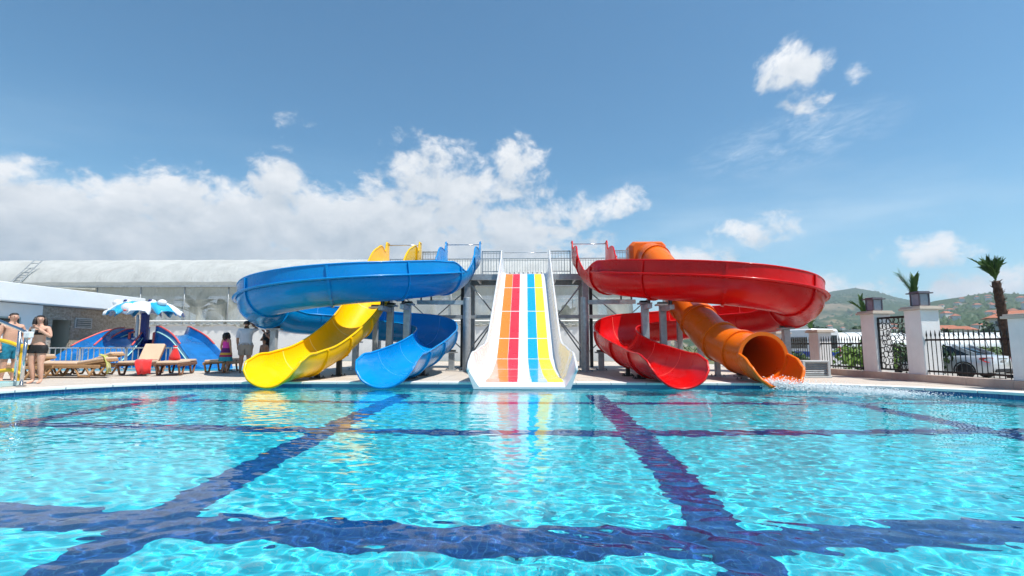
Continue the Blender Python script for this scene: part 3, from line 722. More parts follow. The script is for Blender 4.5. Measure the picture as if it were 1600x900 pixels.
def greenhouse():
    rz = R(.9); o_ = Vector((-2, 30.4, 0)); root = thing('greenhouse', 'long plastic film greenhouse on a white wall behind the slides', 'greenhouse', o_, rz)
    x0, x1 = -46.0, 8.0; bay = 2.7; nb = 20
    part('base_wall', MB().box(((x0 + x1) / 2, .12, 1.06), (x1 - x0, .22, 2.12)), M['white_paint'], root)
    part('base_wall_cap', MB().box(((x0 + x1) / 2, .10, 2.15), (x1 - x0, .32, .06)), M['coping'], root)
    rs = random.Random(5)
    for i in range(nb):
        a, b = x0 + i * bay, x0 + (i + 1) * bay; mb = MB(); nx, nz = 12, 8; vs_ = []
        ph = rs.random() * 6; k1 = rs.uniform(.05, .13)
        for j in range(nz + 1):
            v = j / nz; z = 2.34 + (4.46 - 2.34) * v
            for k in range(nx + 1):
                u = k / nx; sag = math.sin(math.pi * u) * (.10 + .06 * math.sin(v * 5 + ph)); fold = k1 * math.sin(u * 9 + v * 7 + ph) * (1 - v) ** 1.2 * math.sin(math.pi * u) + .05 * math.sin(u * 23 + v * 3) * (1 - v) ** 2
                vs_.append((a + .03 + (b - a - .06) * u, .05 - fold + sag * .4, z))
        mb.add(vs_, [(j * (nx + 1) + k, j * (nx + 1) + k + 1, (j + 1) * (nx + 1) + k + 1, (j + 1) * (nx + 1) + k) for j in range(nz) for k in range(nx)])
        part('wall_film', mb, M['film'], root, smooth=True, fixn=False)
        # loose skirt of film hanging from the bottom rail
        mb = MB(); vs_ = []; nx = 26; dp = rs.uniform(.22, .42)
        for k in range(nx + 1):
            u = k / nx; x = a + (b - a) * u; w = math.sin(math.pi * u)
            vs_ += [(x, -.04, 2.33), (x, -.07 - .05 * math.sin(u * 40 + ph), 2.33 - dp * (.45 + .55 * w) * .55), (x, -.05 - .06 * math.sin(u * 31 + ph), 2.33 - dp * (.45 + .55 * w))]
        mb.add(vs_, [f for k in range(nx) for f in ((k * 3, k * 3 + 3, k * 3 + 4, k * 3 + 1), (k * 3 + 1, k * 3 + 4, k * 3 + 5, k * 3 + 2))])
        part('film_skirt', mb, M['film'], root, smooth=True, fixn=False)
        # curved roof film
        mb = MB(); vs_ = []; n = 14
        for j in range(n + 1):
            an = math.pi * (.06 + .88 * j / n); yy = 4.4 - 4.5 * math.cos(an); zz = 4.30 + 2.45 * math.sin(an) - .0
            for k in range(5): vs_.append((a + (b - a) * k / 4, yy, zz - .03 * math.sin(math.pi * k / 4)))
        mb.add(vs_, [(j * 5 + k, j * 5 + k + 1, (j + 1) * 5 + k + 1, (j + 1) * 5 + k) for j in range(n) for k in range(4)])
        part('roof_film', mb, M['roof_film'], root, smooth=True, fixn=False)
    for i in range(nb + 1):
        x = x0 + i * bay
        part('post', MB().tube([(x, .02, 2.1), (x, .02, 4.5)], .035, 6), M['galv'], root, smooth=True)
        part('back_post', MB().tube([(x, 8.8, 0), (x, 8.8, 4.5)], .04, 6), M['galv'], root, smooth=True)
    part('gutter', MB().beam((x0, -.03, 4.47), (x1, -.03, 4.47), .14, .10), M['galv'], root)
    part('bottom_rail', MB().tube([(x0, -.06, 2.36), (x1, -.06, 2.36)], .045, 8), M['white_paint'], root, smooth=True)
    part('middle_wire', MB().tube([(x0, .04, 3.7), (x1, .04, 3.7)], .012, 5), M['galv'], root)
    part('rolled_film', MB().tube([(x0 + 14 + i * .4, -.16 - .03 * math.sin(i), 4.30 - .05 * math.sin(i * .37)) for i in range(20)], .07, 7), M['film'], root, smooth=True)
    part('gable_film', MB().add([(x1 + .02, 0, 2.3), (x1 + .02, 8.8, 2.3), (x1 + .02, 8.8, 4.5)] + [(x1 + .02, 4.4 - 4.5 * math.cos(math.pi * (.06 + .88 * j / 10)), 4.30 + 2.45 * math.sin(math.pi * (.06 + .88 * j / 10))) for j in range(10, -1, -1)], [tuple(range(14))]), M['film'], root, fixn=False)
    part('gable_wall', MB().box((x1 - .1, 4.5, 1.06), (.2, 8.5, 2.12)), M['white_paint'], root)
    return root
greenhouse()
rs = random.Random(3)
for x, y, s_, lab in ((-24.6, 32.0, 1.0, 'leafy plant behind the film left of the octopus canopy'), (-21.4, 32.0, 1.25, 'leafy plant behind greenhouse film just right of the octopus canopy'), (-19.4, 31.8, 1.2, 'leafy plant behind greenhouse film above the girl in the striped dress'), (-13.0, 32.2, 1.0, 'leafy plant behind the film showing under the blue spiral'), (2.2, 32.2, 1.0, 'leafy plant behind the film right of the white slide')):
    p = thing('banana_plant', lab, 'plant', (x, y, 0), group='plants inside the greenhouse')
    mb = MB()
    for k in range(11):
        a = rs.random() * 6.28; leaf(mb, (0, 0, 2.2 * s_ + rs.random() * .5), (math.cos(a), math.sin(a) * .7, rs.uniform(.5, 1.6)), rs.uniform(1.2, 1.9) * s_, .55 * s_, rs.uniform(.2, .5))
    part('leaves', mb, M['leaf_big'], p, smooth=True, fixn=False)
    part('stem', MB().tube([(0, 0, 0), (.05, 0, 1.2), (0, .04, 2.5 * s_)], [.14, .12, .06], 8), mat('banana_stem', (.12, .14, .05), .7, vary=.4), p, smooth=True)
lad = thing('ladder', 'steel ladder lying against the white greenhouse roof at far left', 'ladder', (-31.16, 29.72, 4.6))
for x in (-.27, .27): part('rail', MB().beam((x - .25, -.12, -.1), (x + .2, .95, 1.62), .05, .05), M['galv'], lad)
for i in range(5): u = .12 + .19 * i; part('rung', MB().beam((-.27 - .25 + .45 * u, -.12 + 1.07 * u, -.1 + 1.72 * u), (.27 - .25 + .45 * u, -.12 + 1.07 * u, -.1 + 1.72 * u), .035, .035), M['galv'], lad)

# ------------------------------------------------------------------ low building on the left
def stone_material():
    m_ = bpy.data.materials.new('split_stone_cladding'); m_.use_nodes = True; t = m_.node_tree; g = G(t); p = t.nodes['Principled BSDF']
    tc = g.node('ShaderNodeTexCoord').outputs['Object']; sw = g.node('ShaderNodeSeparateXYZ'); g.l.new(tc, sw.inputs[0]); cb = g.node('ShaderNodeCombineXYZ'); g.l.new(sw.outputs[1], cb.inputs[0]); g.l.new(sw.outputs[2], cb.inputs[1])
    br = g.node('ShaderNodeTexBrick'); g.l.new(cb.outputs[0], br.inputs['Vector']); br.inputs['Scale'].default_value = 1; br.inputs['Brick Width'].default_value = .22; br.inputs['Row Height'].default_value = .055; br.inputs['Mortar Size'].default_value = .004
    br.inputs['Color1'].default_value = (.46, .39, .31, 1); br.inputs['Color2'].default_value = (.58, .50, .41, 1); br.inputs['Mortar'].default_value = (.24, .20, .16, 1)
    n = g.noise(tc, 9, 6, .65); g.l.new(g.mix(g.ramp01(n, .35, .7), br.outputs[0], g.mix(1.0, br.outputs[0], (.62, .58, .55), 'MULTIPLY')), p.inputs['Base Color']); p.inputs['Roughness'].default_value = .9
    bn = g.node('ShaderNodeBump'); bn.inputs['Strength'].default_value = .8; bn.inputs['Distance'].default_value = .02; g.l.new(g.m('SUBTRACT', n, g.m('MULTIPLY', br.outputs['Fac'], .5)), bn.inputs['Height']); g.l.new(bn.outputs[0], p.inputs['Normal']); return m_
M['stone'] = stone_material()
bl = thing('pool_house', 'low pool house with pale roof slab and stone-clad wall', 'building', (-19.0, 19.0, 0))
part('roof_slab', MB().box((-5.3, -2.6, 2.80), (11.8, 14.6, .66)), mat('pale_grey_render', (.70, .74, .76), .75, vary=.06, vscale=1, streak=.08), bl, bevel=.02)
part('stone_wall', MB().box((-.15, .36, 1.22), (.3, .60, 2.44)).box((-.15, 3.62, 1.22), (.3, 4.28, 2.44)).box((-.15, 1.07, 2.19), (.3, .82, .50)), M['stone'], bl)
part('white_wall', MB().box((-.02, -5.0, 1.22), (.36, 10.1, 2.44)), M['white_paint'], bl)
w_ = part('window', MB().box((.17, -1.75, 1.62), (.04, 1.9, .62)), mat('grey_green_frame', (.30, .38, .36), .4), bl); part('pane', MB().box((.195, -1.75, 1.62), (.02, 1.78, .50)), M['glass_dark'], w_)
d_ = part('doorway', MB().box((-1.2, 1.07, .98), (.05, .80, 1.96)), M['glass_dark'], bl)  # dark sheet at the back of the opening; its colour paints the dimness inside
part('door_jamb', MB().box((-.6, 1.49, .98), (1.1, .05, 1.96)).box((-.6, .65, .98), (1.1, .05, 1.96)), mat('beige_jamb', (.40, .35, .29), .8), bl)
part('vent_frame', MB().box((.015, 2.05, 1.84), (.05, .82, .44)), M['galv'], bl)
v_ = part('vent', MB().box((.03, 2.05, 1.84), (.05, .70, .34)), mat('vent_glass', (.12, .16, .16), .25), bl)
for k in range(4): part('louvre', MB().box((.06, 2.05, 1.71 + k * .085), (.03, .70, .02), ry=.5), M['galv'], v_)

# ------------------------------------------------------------------ children's slides with octopus canopy
M['kid_blue'] = mat('glossy_blue_plastic', (.008, .17, .50), .18, vary=.35, vscale=2.2, coat=.7)
M['kid_dark'] = mat('dark_blue_plastic', (.006, .02, .17), .3, vary=.2)
M['kid_red'] = mat('coral_red_plastic', (.70, .10, .09), .35, vary=.1)
M['kid_cyan'] = mat('cyan_plastic', (.03, .42, .68), .25, vary=.15, coat=.4)
M['kid_white'] = mat('white_plastic', (.80, .82, .84), .3, vary=.06, coat=.3)
M['kid_mint'] = mat('pale_mint_trim', (.42, .72, .66), .4)
def wide_slide(label, ctrl, w0, w1, wall, hump=0):
    path = resample(catmull(ctrl, 10), 40); base = Vector((path[-1].x, path[-1].y, 0)); root = thing('childrens_slide', label, 'slide', base, group="children's slides")
    path = [p - base for p in path]; fr = frames(path); rows = []; le = []; re = []
    for i, (p, t, s_, nn) in enumerate(fr):
        u = i / 39; w = w0 + (w1 - w0) * u; z = Vector((0, 0, 1)); h = wall * (1 - .5 * u)
        rows.append([p - s_ * (w + .05) + z * h, p - s_ * w + z * h, p - s_ * (w - .10) + z * .05, p - s_ * (w * .45), p + s_ * (w * .45), p + s_ * (w - .10) + z * .05, p + s_ * w + z * h, p + s_ * (w + .05) + z * h,
                     Vector((p + s_ * (w + .10)).to_tuple()[:2] + (.02,)) , Vector((p - s_ * (w + .10)).to_tuple()[:2] + (.02,))])
        le.append(rows[-1][0].lerp(rows[-1][1], .5)); re.append(rows[-1][6].lerp(rows[-1][7], .5))
    m_ = 10; mb = MB(); mb.add([q for r_ in rows for q in r_], [(i * m_ + k, i * m_ + (k + 1) % m_, (i + 1) * m_ + (k + 1) % m_, (i + 1) * m_ + k) for i in range(39) for k in range(m_)] + [tuple(range(m_)), tuple(39 * m_ + k for k in range(m_))])
    part('bed', mb, M['kid_blue'], root, angle=40)
    for e in (le, re): part('edge_trim', MB().tube([q + Vector((0, 0, .02)) for q in e[:24]], .034, 7), M['kid_red'], root, smooth=True)
    def trim(sd, k):
        pts = []
        for i in range(3, 38):
            p, t, s_, nn = fr[i]; u = i / 39; w = w0 + (w1 - w0) * u + .09
            top = rows[i][0].z; pts.append(p + s_ * sd * w + Vector((0, 0, top - p.z - .22 * (1 - .5 * u) - k)))
        part('trim_stripe', MB().tube(pts, .022, 6), M['kid_mint'], root, smooth=True)
    trim(-1, 0); trim(1, 0)
    return root
wide_slide("blue children's slide with coral rails beside the stone wall, leftmost", [(-17.5, 21.6, 1.25), (-17.7, 21.2, 1.2), (-17.9, 20.5, .85), (-17.95, 19.8, .4), (-17.9, 19.1, .08)], .55, .75, .34)
wide_slide("blue children's slide coming straight forward left of the octopus column", [(-16.9, 21.4, 1.3), (-16.85, 20.9, 1.25), (-16.6, 20.1, .85), (-16.4, 19.3, .42), (-16.3, 18.6, .08)], .50, .72, .34)
wide_slide("long blue children's slide running down to the right of the octopus column", [(-15.2, 21.2, 1.32), (-14.8, 20.9, 1.3), (-13.8, 20.3, 1.0), (-12.8, 19.6, .5), (-11.9, 18.9, .08)], .55, .62, .36)
OS = .98
oc = thing('octopus_canopy', 'blue and white octopus-shaped water canopy on a dark blue column', 'play canopy', (-16.3, 20.9, 0))
part('play_platform', MB().box((.35, .95, .58), (3.0, 1.3, 1.16)), M['kid_dark'], oc, bevel=.04)
part('column', MB().beam((.12, 0, .02), (.12, 0, 2.26), .25, .22), M['kid_dark'], oc, bevel=.04)
part('side_pipe', MB().tube([(-.24, .05, .05), (-.24, .05, 2.2)], .06, 10), M['kid_white'], oc, smooth=True)
part('collar', MB().box((.10, 0, .92), (.62, .5, .10)), M['kid_dark'], oc)
for sx in (-.42, .62):
    part('rail_post', MB().tube([(sx, -.1, .7), (sx, -.1, 1.42), (sx, .25, 1.5)], .05, 8), M['kid_red'], oc, smooth=True)
for k in range(8):
    a = R(22.5 + 45 * k); d = Vector((math.cos(a), math.sin(a) * .85, 0)); s_ = Vector((-math.sin(a), math.cos(a), 0)); vs_ = []; n = 10
    prof = [(.10, .46), (.32, .50), (.58, .50), (.82, .45), (1.02, .34), (1.18, .20), (1.30, .06), (1.40, -.02), (1.46, .02), (1.42, .05), (1.30, .12)]
    for i, (rr_, zz) in enumerate(prof):
        w = .12 + .26 * math.sin(math.pi * min(1, rr_ / 2.3)); c = d * rr_ * OS + Vector((.1, 0, 2.22 + zz * .78))
        vs_ += [c - s_ * w - Vector((0, 0, .09)), c - s_ * w * .7 + Vector((0, 0, .05)), c + Vector((0, 0, .08)), c + s_ * w * .7 + Vector((0, 0, .05)), c + s_ * w - Vector((0, 0, .09))]
    mb = MB(); mb.add(vs_, [(i * 5 + j, i * 5 + j + 1, (i + 1) * 5 + j + 1, (i + 1) * 5 + j) for i in range(10) for j in range(4)])
    o = part('tentacle', mb, [M['kid_white'], M['kid_cyan']][k % 2], oc, smooth=True, fixn=False); so = o.modifiers.new('thick', 'SOLIDIFY'); so.thickness = .04
    mb = MB(); st = [d * rr_ * OS + Vector((.1, 0, 2.22 + zz * .78 + .085)) for rr_, zz in prof[1:8]]
    mb.add([q for c in st for q in (c - s_ * .13, c + s_ * .13)], [(i * 2, i * 2 + 1, i * 2 + 3, i * 2 + 2) for i in range(len(st) - 1)])
    so = part('stripe', mb, M['kid_dark'], o, smooth=True, fixn=False)
for sx in (-.85, -.42, .62, 1.05):
    e = part('eye_bulge', MB().ball((sx, -.35, 2.66), (.17, .17, .14), 12, 8), M['kid_white'], oc, smooth=True)
    if abs(sx - .1) < .6: part('pupil', MB().ball((sx, -.45, 2.74), (.08, .08, .06), 8, 6), M['kid_dark'], e, smooth=True)
fc = part('face', MB().ball((.1, -.95, 2.38), (.30, .16, .24), 14, 9), M['kid_white'], oc, smooth=True)
part('mouth', MB().ball((.1, -1.10, 2.30), (.07, .03, .04), 8, 6), M['kid_red'], fc, smooth=True)
part('forehead_spot', MB().ball((.1, -1.05, 2.50), (.08, .03, .03), 8, 6), M['kid_dark'], fc, smooth=True)

# low metal railing round the children's pool
rl = thing('low_railing', "low galvanised railing with upright bars in front of the children's slides", 'railing', (-14.9, 17.5, 0))
for z in (.82, .10): part('rail', MB().beam((-2.5, 0, z), (2.35, 0, z), .05, .04), M['galv'], rl)
for i in range(24): part('bar', MB().beam((-2.4 + i * .2, 0, .1), (-2.4 + i * .2, 0, .82), .022, .022), M['galv'], rl)
for x in (-2.5, -.9, .75, 2.35): part('post', MB().beam((x, 0, .01), (x, 0, .84), .05, .05), M['galv'], rl)
tb = tag(part('splash_basin', MB().box((-15.2, 19.6, .004), (9, 3.0, .10)), M['kid_cyan'], None), 'shallow cyan basin under the feet of the children\'s slides', 'basin')

# ------------------------------------------------------------------ sun loungers
M['tan_plastic'] = mat('tan_lounger_plastic', (.42, .24, .11), .5, vary=.15)
M['brown_plastic'] = mat('brown_lounger_plastic', (.20, .09, .045), .5, vary=.15)
M['cushion'] = mat('beige_cushion', (.62, .44, .30), .9, vary=.08, bump=.2, bscale=80, sheen=.2)
def lounger(x, y, rz, back, label, frame='tan_plastic', cushion=True):
    o = thing('sun_lounger', label, 'sun lounger', (x, y, 0), rz, 'sun loungers on the pool deck'); fm = M[frame]; br_ = R(back); hx = .35
    for s_ in (-1, 1):
        part('side_rail', MB().beam((-.95, s_ * .30, .32), (.98, s_ * .30, .32), .06, .09), fm, o, bevel=.015)
        for lx in (-.62, .55):
            part('leg', MB().tube([(lx - .26, s_ * .29, .30), (lx - .12, s_ * .29, .05), (lx + .14, s_ * .29, .04), (lx + .30, s_ * .29, .30)], .032, 7), fm, o, smooth=True)
    for k in range(7): part('slat', MB().beam((-.90 + k * .2, -.28, .345), (-.90 + k * .2, .28, .345), .12, .02), fm, o)
    bk = part('back_frame', MB().beam((0, -.27, .0), (.72, -.27, 0), .05, .05).beam((0, .27, 0), (.72, .27, 0), .05, .05).beam((.70, -.27, 0), (.70, .27, 0), .05, .05), fm, o, loc=(hx, 0, .36)); bk.rotation_euler = (0, -br_, 0)
    if cushion:
        part('seat_cushion', MB().box((-.30, 0, .40), (1.28, .58, .08)), M['cushion'], o, bevel=.03)
        c = part('back_cushion', MB().box((.36, 0, .06), (.72, .58, .08)), M['cushion'], o, bevel=.03, loc=(hx, 0, .36)); c.rotation_euler = (0, -br_, 0)
    return o
lounger(-14.6, 15.2, R(180), 48, 'lounger with upright back just right of the woman in black')
lounger(-13.05, 14.25, R(4), 10, 'long tan lounger seen side-on right of the woman in black')
lounger(-13.55, 15.1, R(8), 22, 'tan lounger half hidden behind the long side-on one')
lounger(-12.2, 15.82, R(105), 50, 'lounger with raised back and red towel hanging at its corner', 'brown_plastic')
lounger(-11.1, 15.8, R(110), 0, 'flat lounger carrying a small red bag', 'brown_plastic')
lounger(-10.5, 17.3, R(103), 0, 'flat lounger beside the girl in the striped dress')
lounger(-14.0, 13.2, R(15), 18, 'lounger at the left edge behind the bare-chested man')
def cloth(name, label, cat, pts, material, seed):
    """a towel hanging over an edge: rows of points, gently folded"""
    r_ = random.Random(seed); n = 10; vs_ = []; m_ = len(pts)
    for i, (a, b) in enumerate(pts):
        a = Vector(a); b = Vector(b)
        for k in range(n + 1):
            u = k / n; vs_.append(a.lerp(b, u) + Vector((0, -.03 * math.sin(u * 9 + i * .5 + seed) * i / m_, .012 * math.sin(u * 13 + i))))
    mb = MB(); mb.add(vs_, [(i * (n + 1) + k, i * (n + 1) + k + 1, (i + 1) * (n + 1) + k + 1, (i + 1) * (n + 1) + k) for i in range(m_ - 1) for k in range(n)])
    o = part(name, mb, material, None, smooth=True, fixn=False); so = o.modifiers.new('t', 'SOLIDIFY'); so.thickness = .012
    return tag(o, label, cat)
M['red_cloth'] = mat('red_towel', (.72, .02, .02), .9, vary=.1, bump=.3, bscale=90, sheen=.3)
M['yellow_cloth'] = mat('yellow_green_towel', (.55, .55, .10), .9, vary=.4, vscale=9, sheen=.3)
cloth('red_towel', 'red towel hanging over the corner of a lounger', 'towel', [((-11.86, 15.30, .47), (-11.39, 15.35, .47)), ((-11.79, 15.00, .47), (-11.32, 15.02, .46)), ((-11.74, 14.88, .40), (-11.26, 14.92, .40)), ((-11.66, 14.84, .22), (-11.24, 14.88, .24)), ((-11.58, 14.82, .06), (-11.22, 14.86, .08))], M['red_cloth'], 1)
cloth('yellow_towel', 'yellow-green towel hanging from the end of the long tan lounger', 'towel', [((-12.32, 14.35, .66), (-12.12, 14.03, .66)), ((-12.14, 14.37, .60), (-11.97, 14.03, .60)), ((-12.05, 14.38, .40), (-11.88, 14.03, .40)), ((-12.02, 14.39, .16), (-11.84, 14.04, .12))], M['yellow_cloth'], 2)
bg_ = thing('red_bag', 'small red cloth bag standing on a flat lounger', 'bag', (-11.15, 15.75, .44))
part('bag_body', MB().lathe([(.05, 0), (.17, .02), (.165, .12), (.11, .26), (.065, .36), (.05, .42), (.075, .46)], n=12, sy=.7), M['red_cloth'], bg_, smooth=True)
part('bag_tie', MB().tube([(.062 * math.cos(a), .044 * math.sin(a), .39) for a in [i * .6283 for i in range(10)]], .014, 6, closed=True), M['kid_white'], bg_, smooth=True)

# ------------------------------------------------------------------ steel handrail and yellow frame at the far left
hr = thing('steel_handrail', 'polished steel pool handrail with two posts at the left edge', 'handrail', (-11.25, 11.05, 0))
part('top_rail', MB().tube(catmull([(.06, -.02, 1.13), (-.10, .03, 1.22), (-.7, .12, 1.42), (-1.7, .3, 1.72)], 6), .036, 10), M['steel'], hr, smooth=True)
for x, y, z in ((0, 0, 1.15), (-.62, .45, 1.32)):
    p_ = part('post', MB().tube([(x, y, .01), (x, y, z)], .036, 12), M['steel'], hr, smooth=True); part('base_flange', MB().lathe([(.09, 0), (.09, .02), (.045, .035)], (x, y, .008), 14), M['steel'], p_, angle=40)
part('rail_bracket', MB().box((.05, 0, 1.14), (.16, .10, .14)), M['kid_white'], hr, bevel=.02)
M['yellow_plastic'] = mat('yellow_plastic', (.85, .50, .02), .35, vary=.1)
yf = thing('yellow_pool_toy', 'bent yellow plastic tube frame standing beside the steel handrail', 'pool toy', (-12.05, 11.75, 0))
part('upright', MB().tube(catmull([(-.02, 0, .02), (.03, .02, .3), (0, 0, .55), (.04, .02, .88)], 5), .05, 10), M['yellow_plastic'], yf, smooth=True)
part('hoop', MB().tube(catmull([(.06, .02, .80), (-.12, -.02, .92), (-.5, 0, 1.02), (-.95, .05, 1.08)], 5), .045, 10), M['yellow_plastic'], yf, smooth=True)
part('foot_bar', MB().tube(catmull([(.08, 0, .22), (-.15, -.05, .33), (-.5, -.05, .3), (-.9, .0, .34)], 5), .045, 10), M['yellow_plastic'], yf, smooth=True)
part('grip', MB().lathe([(.06, 0), (.09, .04), (.09, .12), (.06, .16)], (.03, .02, .78), 10), M['yellow_plastic'], yf, smooth=True)
ts = tag(part('tiled_step', MB().box((-13.0, 10.9, .05), (2.9, 1.0, .10)), tile_material('teal_step_mosaic', (.22, .50, .52), (.28, .58, .60), .05, (.5, .66, .66), .4), None, bevel=.01), 'teal mosaic step at the pool corner under the handrail', 'step')
# ------------------------------------------------------------------ fence on the right
FX = lambda y: 9.35 + (17.15 - y) * .12
FA = math.atan2(1, -.12) - math.pi / 2            # rotation of the fence line about Z
M['pillar'] = mat('white_pillar_render', (.82, .81, .80), .8, vary=.09, vscale=2, bump=.12, bscale=50, streak=.22)
M['cap'] = mat('beige_cap_stone', (.58, .50, .42), .7, vary=.12, vscale=5, bump=.08)
M['plinth'] = mat('pink_travertine', (.46, .34, .28), .65, c2=(.56, .45, .38), vscale=3, bump=.12, bscale=18)
def pillar(y, h, w, label):
    o = thing('fence_pillar', label, 'pillar', (FX(y) + w / 2 - .04, y + w / 2, 0), FA, 'white fence pillars')
    part('shaft', MB().box((0, 0, h / 2 + .003), (w, w, h)), M['pillar'], o, bevel=.008)
    part('cap', MB().box((0, 0, h + .03), (w + .16, w + .16, .055)).box((0, 0, h + .076), (w + .10, w + .10, .04)), M['cap'], o, bevel=.008)
    return o
PIL = [(26.6, 1.32, .46), (24.2, 1.32, .46), (21.8, 1.32, .46), (19.4, 1.32, .46), (17.15, 1.32, .46), (14.8, 1.78, .50), (13.3, 1.80, .50), (10.78, 1.46, .46), (8.6, 1.46, .46), (6.1, 1.46, .46)]
LAB = ['white fence pillar hidden far back behind the red spiral', 'white fence pillar far back beside the red spiral', 'white fence pillar behind the orange tube slide, further back', 'white fence pillar just behind the mouth of the orange tube', 'low white fence pillar beside the grey vent box',
       'tall white pillar left of the lattice gate, lantern on top', 'tall white pillar right of the lattice gate, lantern on top', 'white fence pillar at the right edge of the view', 'white fence pillar nearer than the right edge', 'white fence pillar nearest the pool corner']
for (y, h, w), lb in list(zip(PIL, LAB))[2:8]: pillar(y, h, w, lb)
PIL = PIL[2:8]
pw = thing('plinth_wall', 'low pinkish stone plinth along the foot of the fence', 'wall', (FX(17), 17, 0))
y = 23.4; k = 0
while y > 9.0:
    L_ = 1.02; a = Vector((FX(y) - .10, y, 0)) - Vector((FX(17), 17, 0)); b = Vector((FX(y - L_) - .10, y - L_, 0)) - Vector((FX(17), 17, 0))
    part('plinth_slab', MB().beam(a + Vector((.16, 0, -.13)), b + (a - b).normalized() * .006 + Vector((.16, 0, -.13)), .30, .62), M['plinth'], pw, bevel=.006)
    y -= L_
def fence_panel(ya, yb, label, ztop=1.16):
    """black iron panel from ya (far) to yb (near)"""
    P = lambda y_, z: Vector((FX(y_) + .06, y_, z)); b0 = P((ya + yb) / 2, .2)
    o = thing('iron_fence_panel', label, 'fence', b0, group='black iron fence panels')
    for z, e in ((ztop - .10, .10), (.27, .0)): part('rail', MB().beam(P(ya + e * .2, z) - b0, P(yb - e, z) - b0, .035, .045), M['black_iron'], o)
    n = round((ya - yb) / .125)
    for i in range(n + 1):
        y_ = ya + (yb - ya) * (i + .5) / (n + 1)
        part('bar', MB().tube([P(y_, .19) - b0, P(y_, ztop - .04) - b0, P(y_, ztop + .02) - b0, P(y_, ztop + .14) - b0], [.010, .010, .020, .003], 6), M['black_iron'], o)
    for z in (ztop - .10, .25): part('bracket', MB().box(P(yb + .03, z) - b0 + Vector((-.04, 0, 0)), (.09, .10, .06), FA), M['black_iron'], o)
fence_panel(21.8, 19.88, 'black iron fence panel behind the orange tube', 1.06)
fence_panel(19.4, 17.63, 'black iron fence panel with a van behind it', 1.06)
fence_panel(17.15, 15.32, 'black iron fence panel between vent box and tall pillar', 1.06)
fence_panel(13.3, 11.26, 'black iron fence panel in front of the white car', 1.14)
# gate of twisted rings
gp = lambda y_, z: Vector((FX(y_) + .10, y_, z)); gb = gp(14.2, .2)
gt = thing('lattice_gate', 'black iron gate filled with a lattice of rings between two tall pillars', 'gate', gb)
ga, gz = 14.78, 13.84
for a, b in (((ga, .26), (gz, .26)), ((ga, 1.66), (gz, 1.66)), ((ga, .26), (ga, 1.66)), ((gz, .26), (gz, 1.66))): part('gate_frame', MB().beam(gp(*a) - gb, gp(*b) - gb, .05, .05, upv=(1, 0, 0)), M['black_iron'], gt)
for z in (.42, 1.5): part('hinge', MB().box(gp(ga + .06, z) - gb, (.06, .14, .06), FA), M['black_iron'], gt)
rs = random.Random(21)
for i in range(7):
    for j in range(9):
        c = gp(ga - .08 - i * .130 + rs.uniform(-.03, .03), .34 + j * .155 + rs.uniform(-.03, .03)) - gb; r_ = rs.uniform(.055, .095); e = rs.uniform(.75, 1.25); pts = []
        for k in range(10):
            a = k * .6283; pts.append(c + Vector((-.16 * math.cos(a) * r_, math.cos(a) * r_, math.sin(a) * r_ * e)))
        part('ring', MB().tube(pts, .011, 4, closed=True), M['black_iron'], gt)
# lanterns on the two gate pillars
M['lantern_metal'] = mat('grey_violet_metal', (.15, .14, .17), .5, .3, vary=.15); M['lantern_glass'] = mat('frosted_lantern_glass', (.30, .34, .40), .25, vary=.1)
for y_, h, lb in ((14.8, 1.78, 'grey box lantern on the pillar left of the gate'), (13.3, 1.80, 'grey box lantern on the pillar right of the gate')):
    o = thing('pillar_lantern', lb, 'lantern', (FX(y_) + .21, y_ + .25, h + .096), FA, 'lanterns on the gate pillars')
    part('lantern_base', MB().box((0, 0, .02), (.26, .26, .04)), M['lantern_metal'], o); part('pane', MB().box((0, 0, .18), (.25, .25, .28)), M['lantern_glass'], o)
    for a, b in ((1, 1), (1, -1), (-1, 1), (-1, -1)): part('corner_post', MB().box((.13 * a, .13 * b, .18), (.03, .03, .30)), M['lantern_metal'], o)
    part('hood', MB().box((0, 0, .345), (.40, .40, .03)).box((0, 0, .375), (.30, .30, .03)), M['lantern_metal'], o)
# ventilator box
vb = thing('vent_box', 'grey louvred vent box on the deck beside the fence', 'vent', (8.03, 14.9, 0), R(-4))
part('housing', MB().box((0, .22, .025), (.78, .5, .05)).box((0, .22, .455), (.74, .46, .05)).box((-.335, .22, .24), (.07, .46, .40)).box((.335, .22, .24), (.07, .46, .40)).box((0, .40, .24), (.62, .06, .40)), mat('pale_grey_plastic', (.50, .53, .53), .5, vary=.06), vb, bevel=.01)
for k in range(7): part('louvre', MB().box((0, .05, .09 + k * .055), (.60, .05, .012), rx=.7), mat('grey_louvre', (.38, .42, .42), .5) if k == 0 else M['galv'], vb)

# ------------------------------------------------------------------ ground outside, road, far land
def ground_material():
    m_ = bpy.data.materials.new('dry_fields'); m_.use_nodes = True; t = m_.node_tree; g = G(t); p = t.nodes['Principled BSDF']; tc = g.node('ShaderNodeTexCoord').outputs['Object']
    a = g.noise(tc, .035, 5, .6); b = g.noise(tc, .9, 6, .65)
    c = g.mix(g.ramp01(a, .42, .58), (.07, .10, .03), (.24, .17, .10)); c = g.mix(g.ramp01(b, .4, .7), c, (.10, .12, .05))
    g.l.new(c, p.inputs['Base Color']); p.inputs['Roughness'].default_value = .95; return m_
gm = ring([(-4600, -4600, 0), (-4600, 4600, 0), (4600, 4600, 0), (4600, -4600, 0)], [(-30, -12, 0), (-30, 28, 0), (7.6, 28, 0), (9.85, 10, 0), (10.5, 6, 0), (10.6, -12, 0)][::1], STREET)
tag(link('ground', gm, ground_material()), kind='structure')
rd = MB(); rd.add([(FX(40) + .5, 40, STREET + .004), (FX(5) + .5, 5, STREET + .004), (26, 5, STREET + .004), (30, 40, STREET + .004)], [(0, 1, 2, 3)])
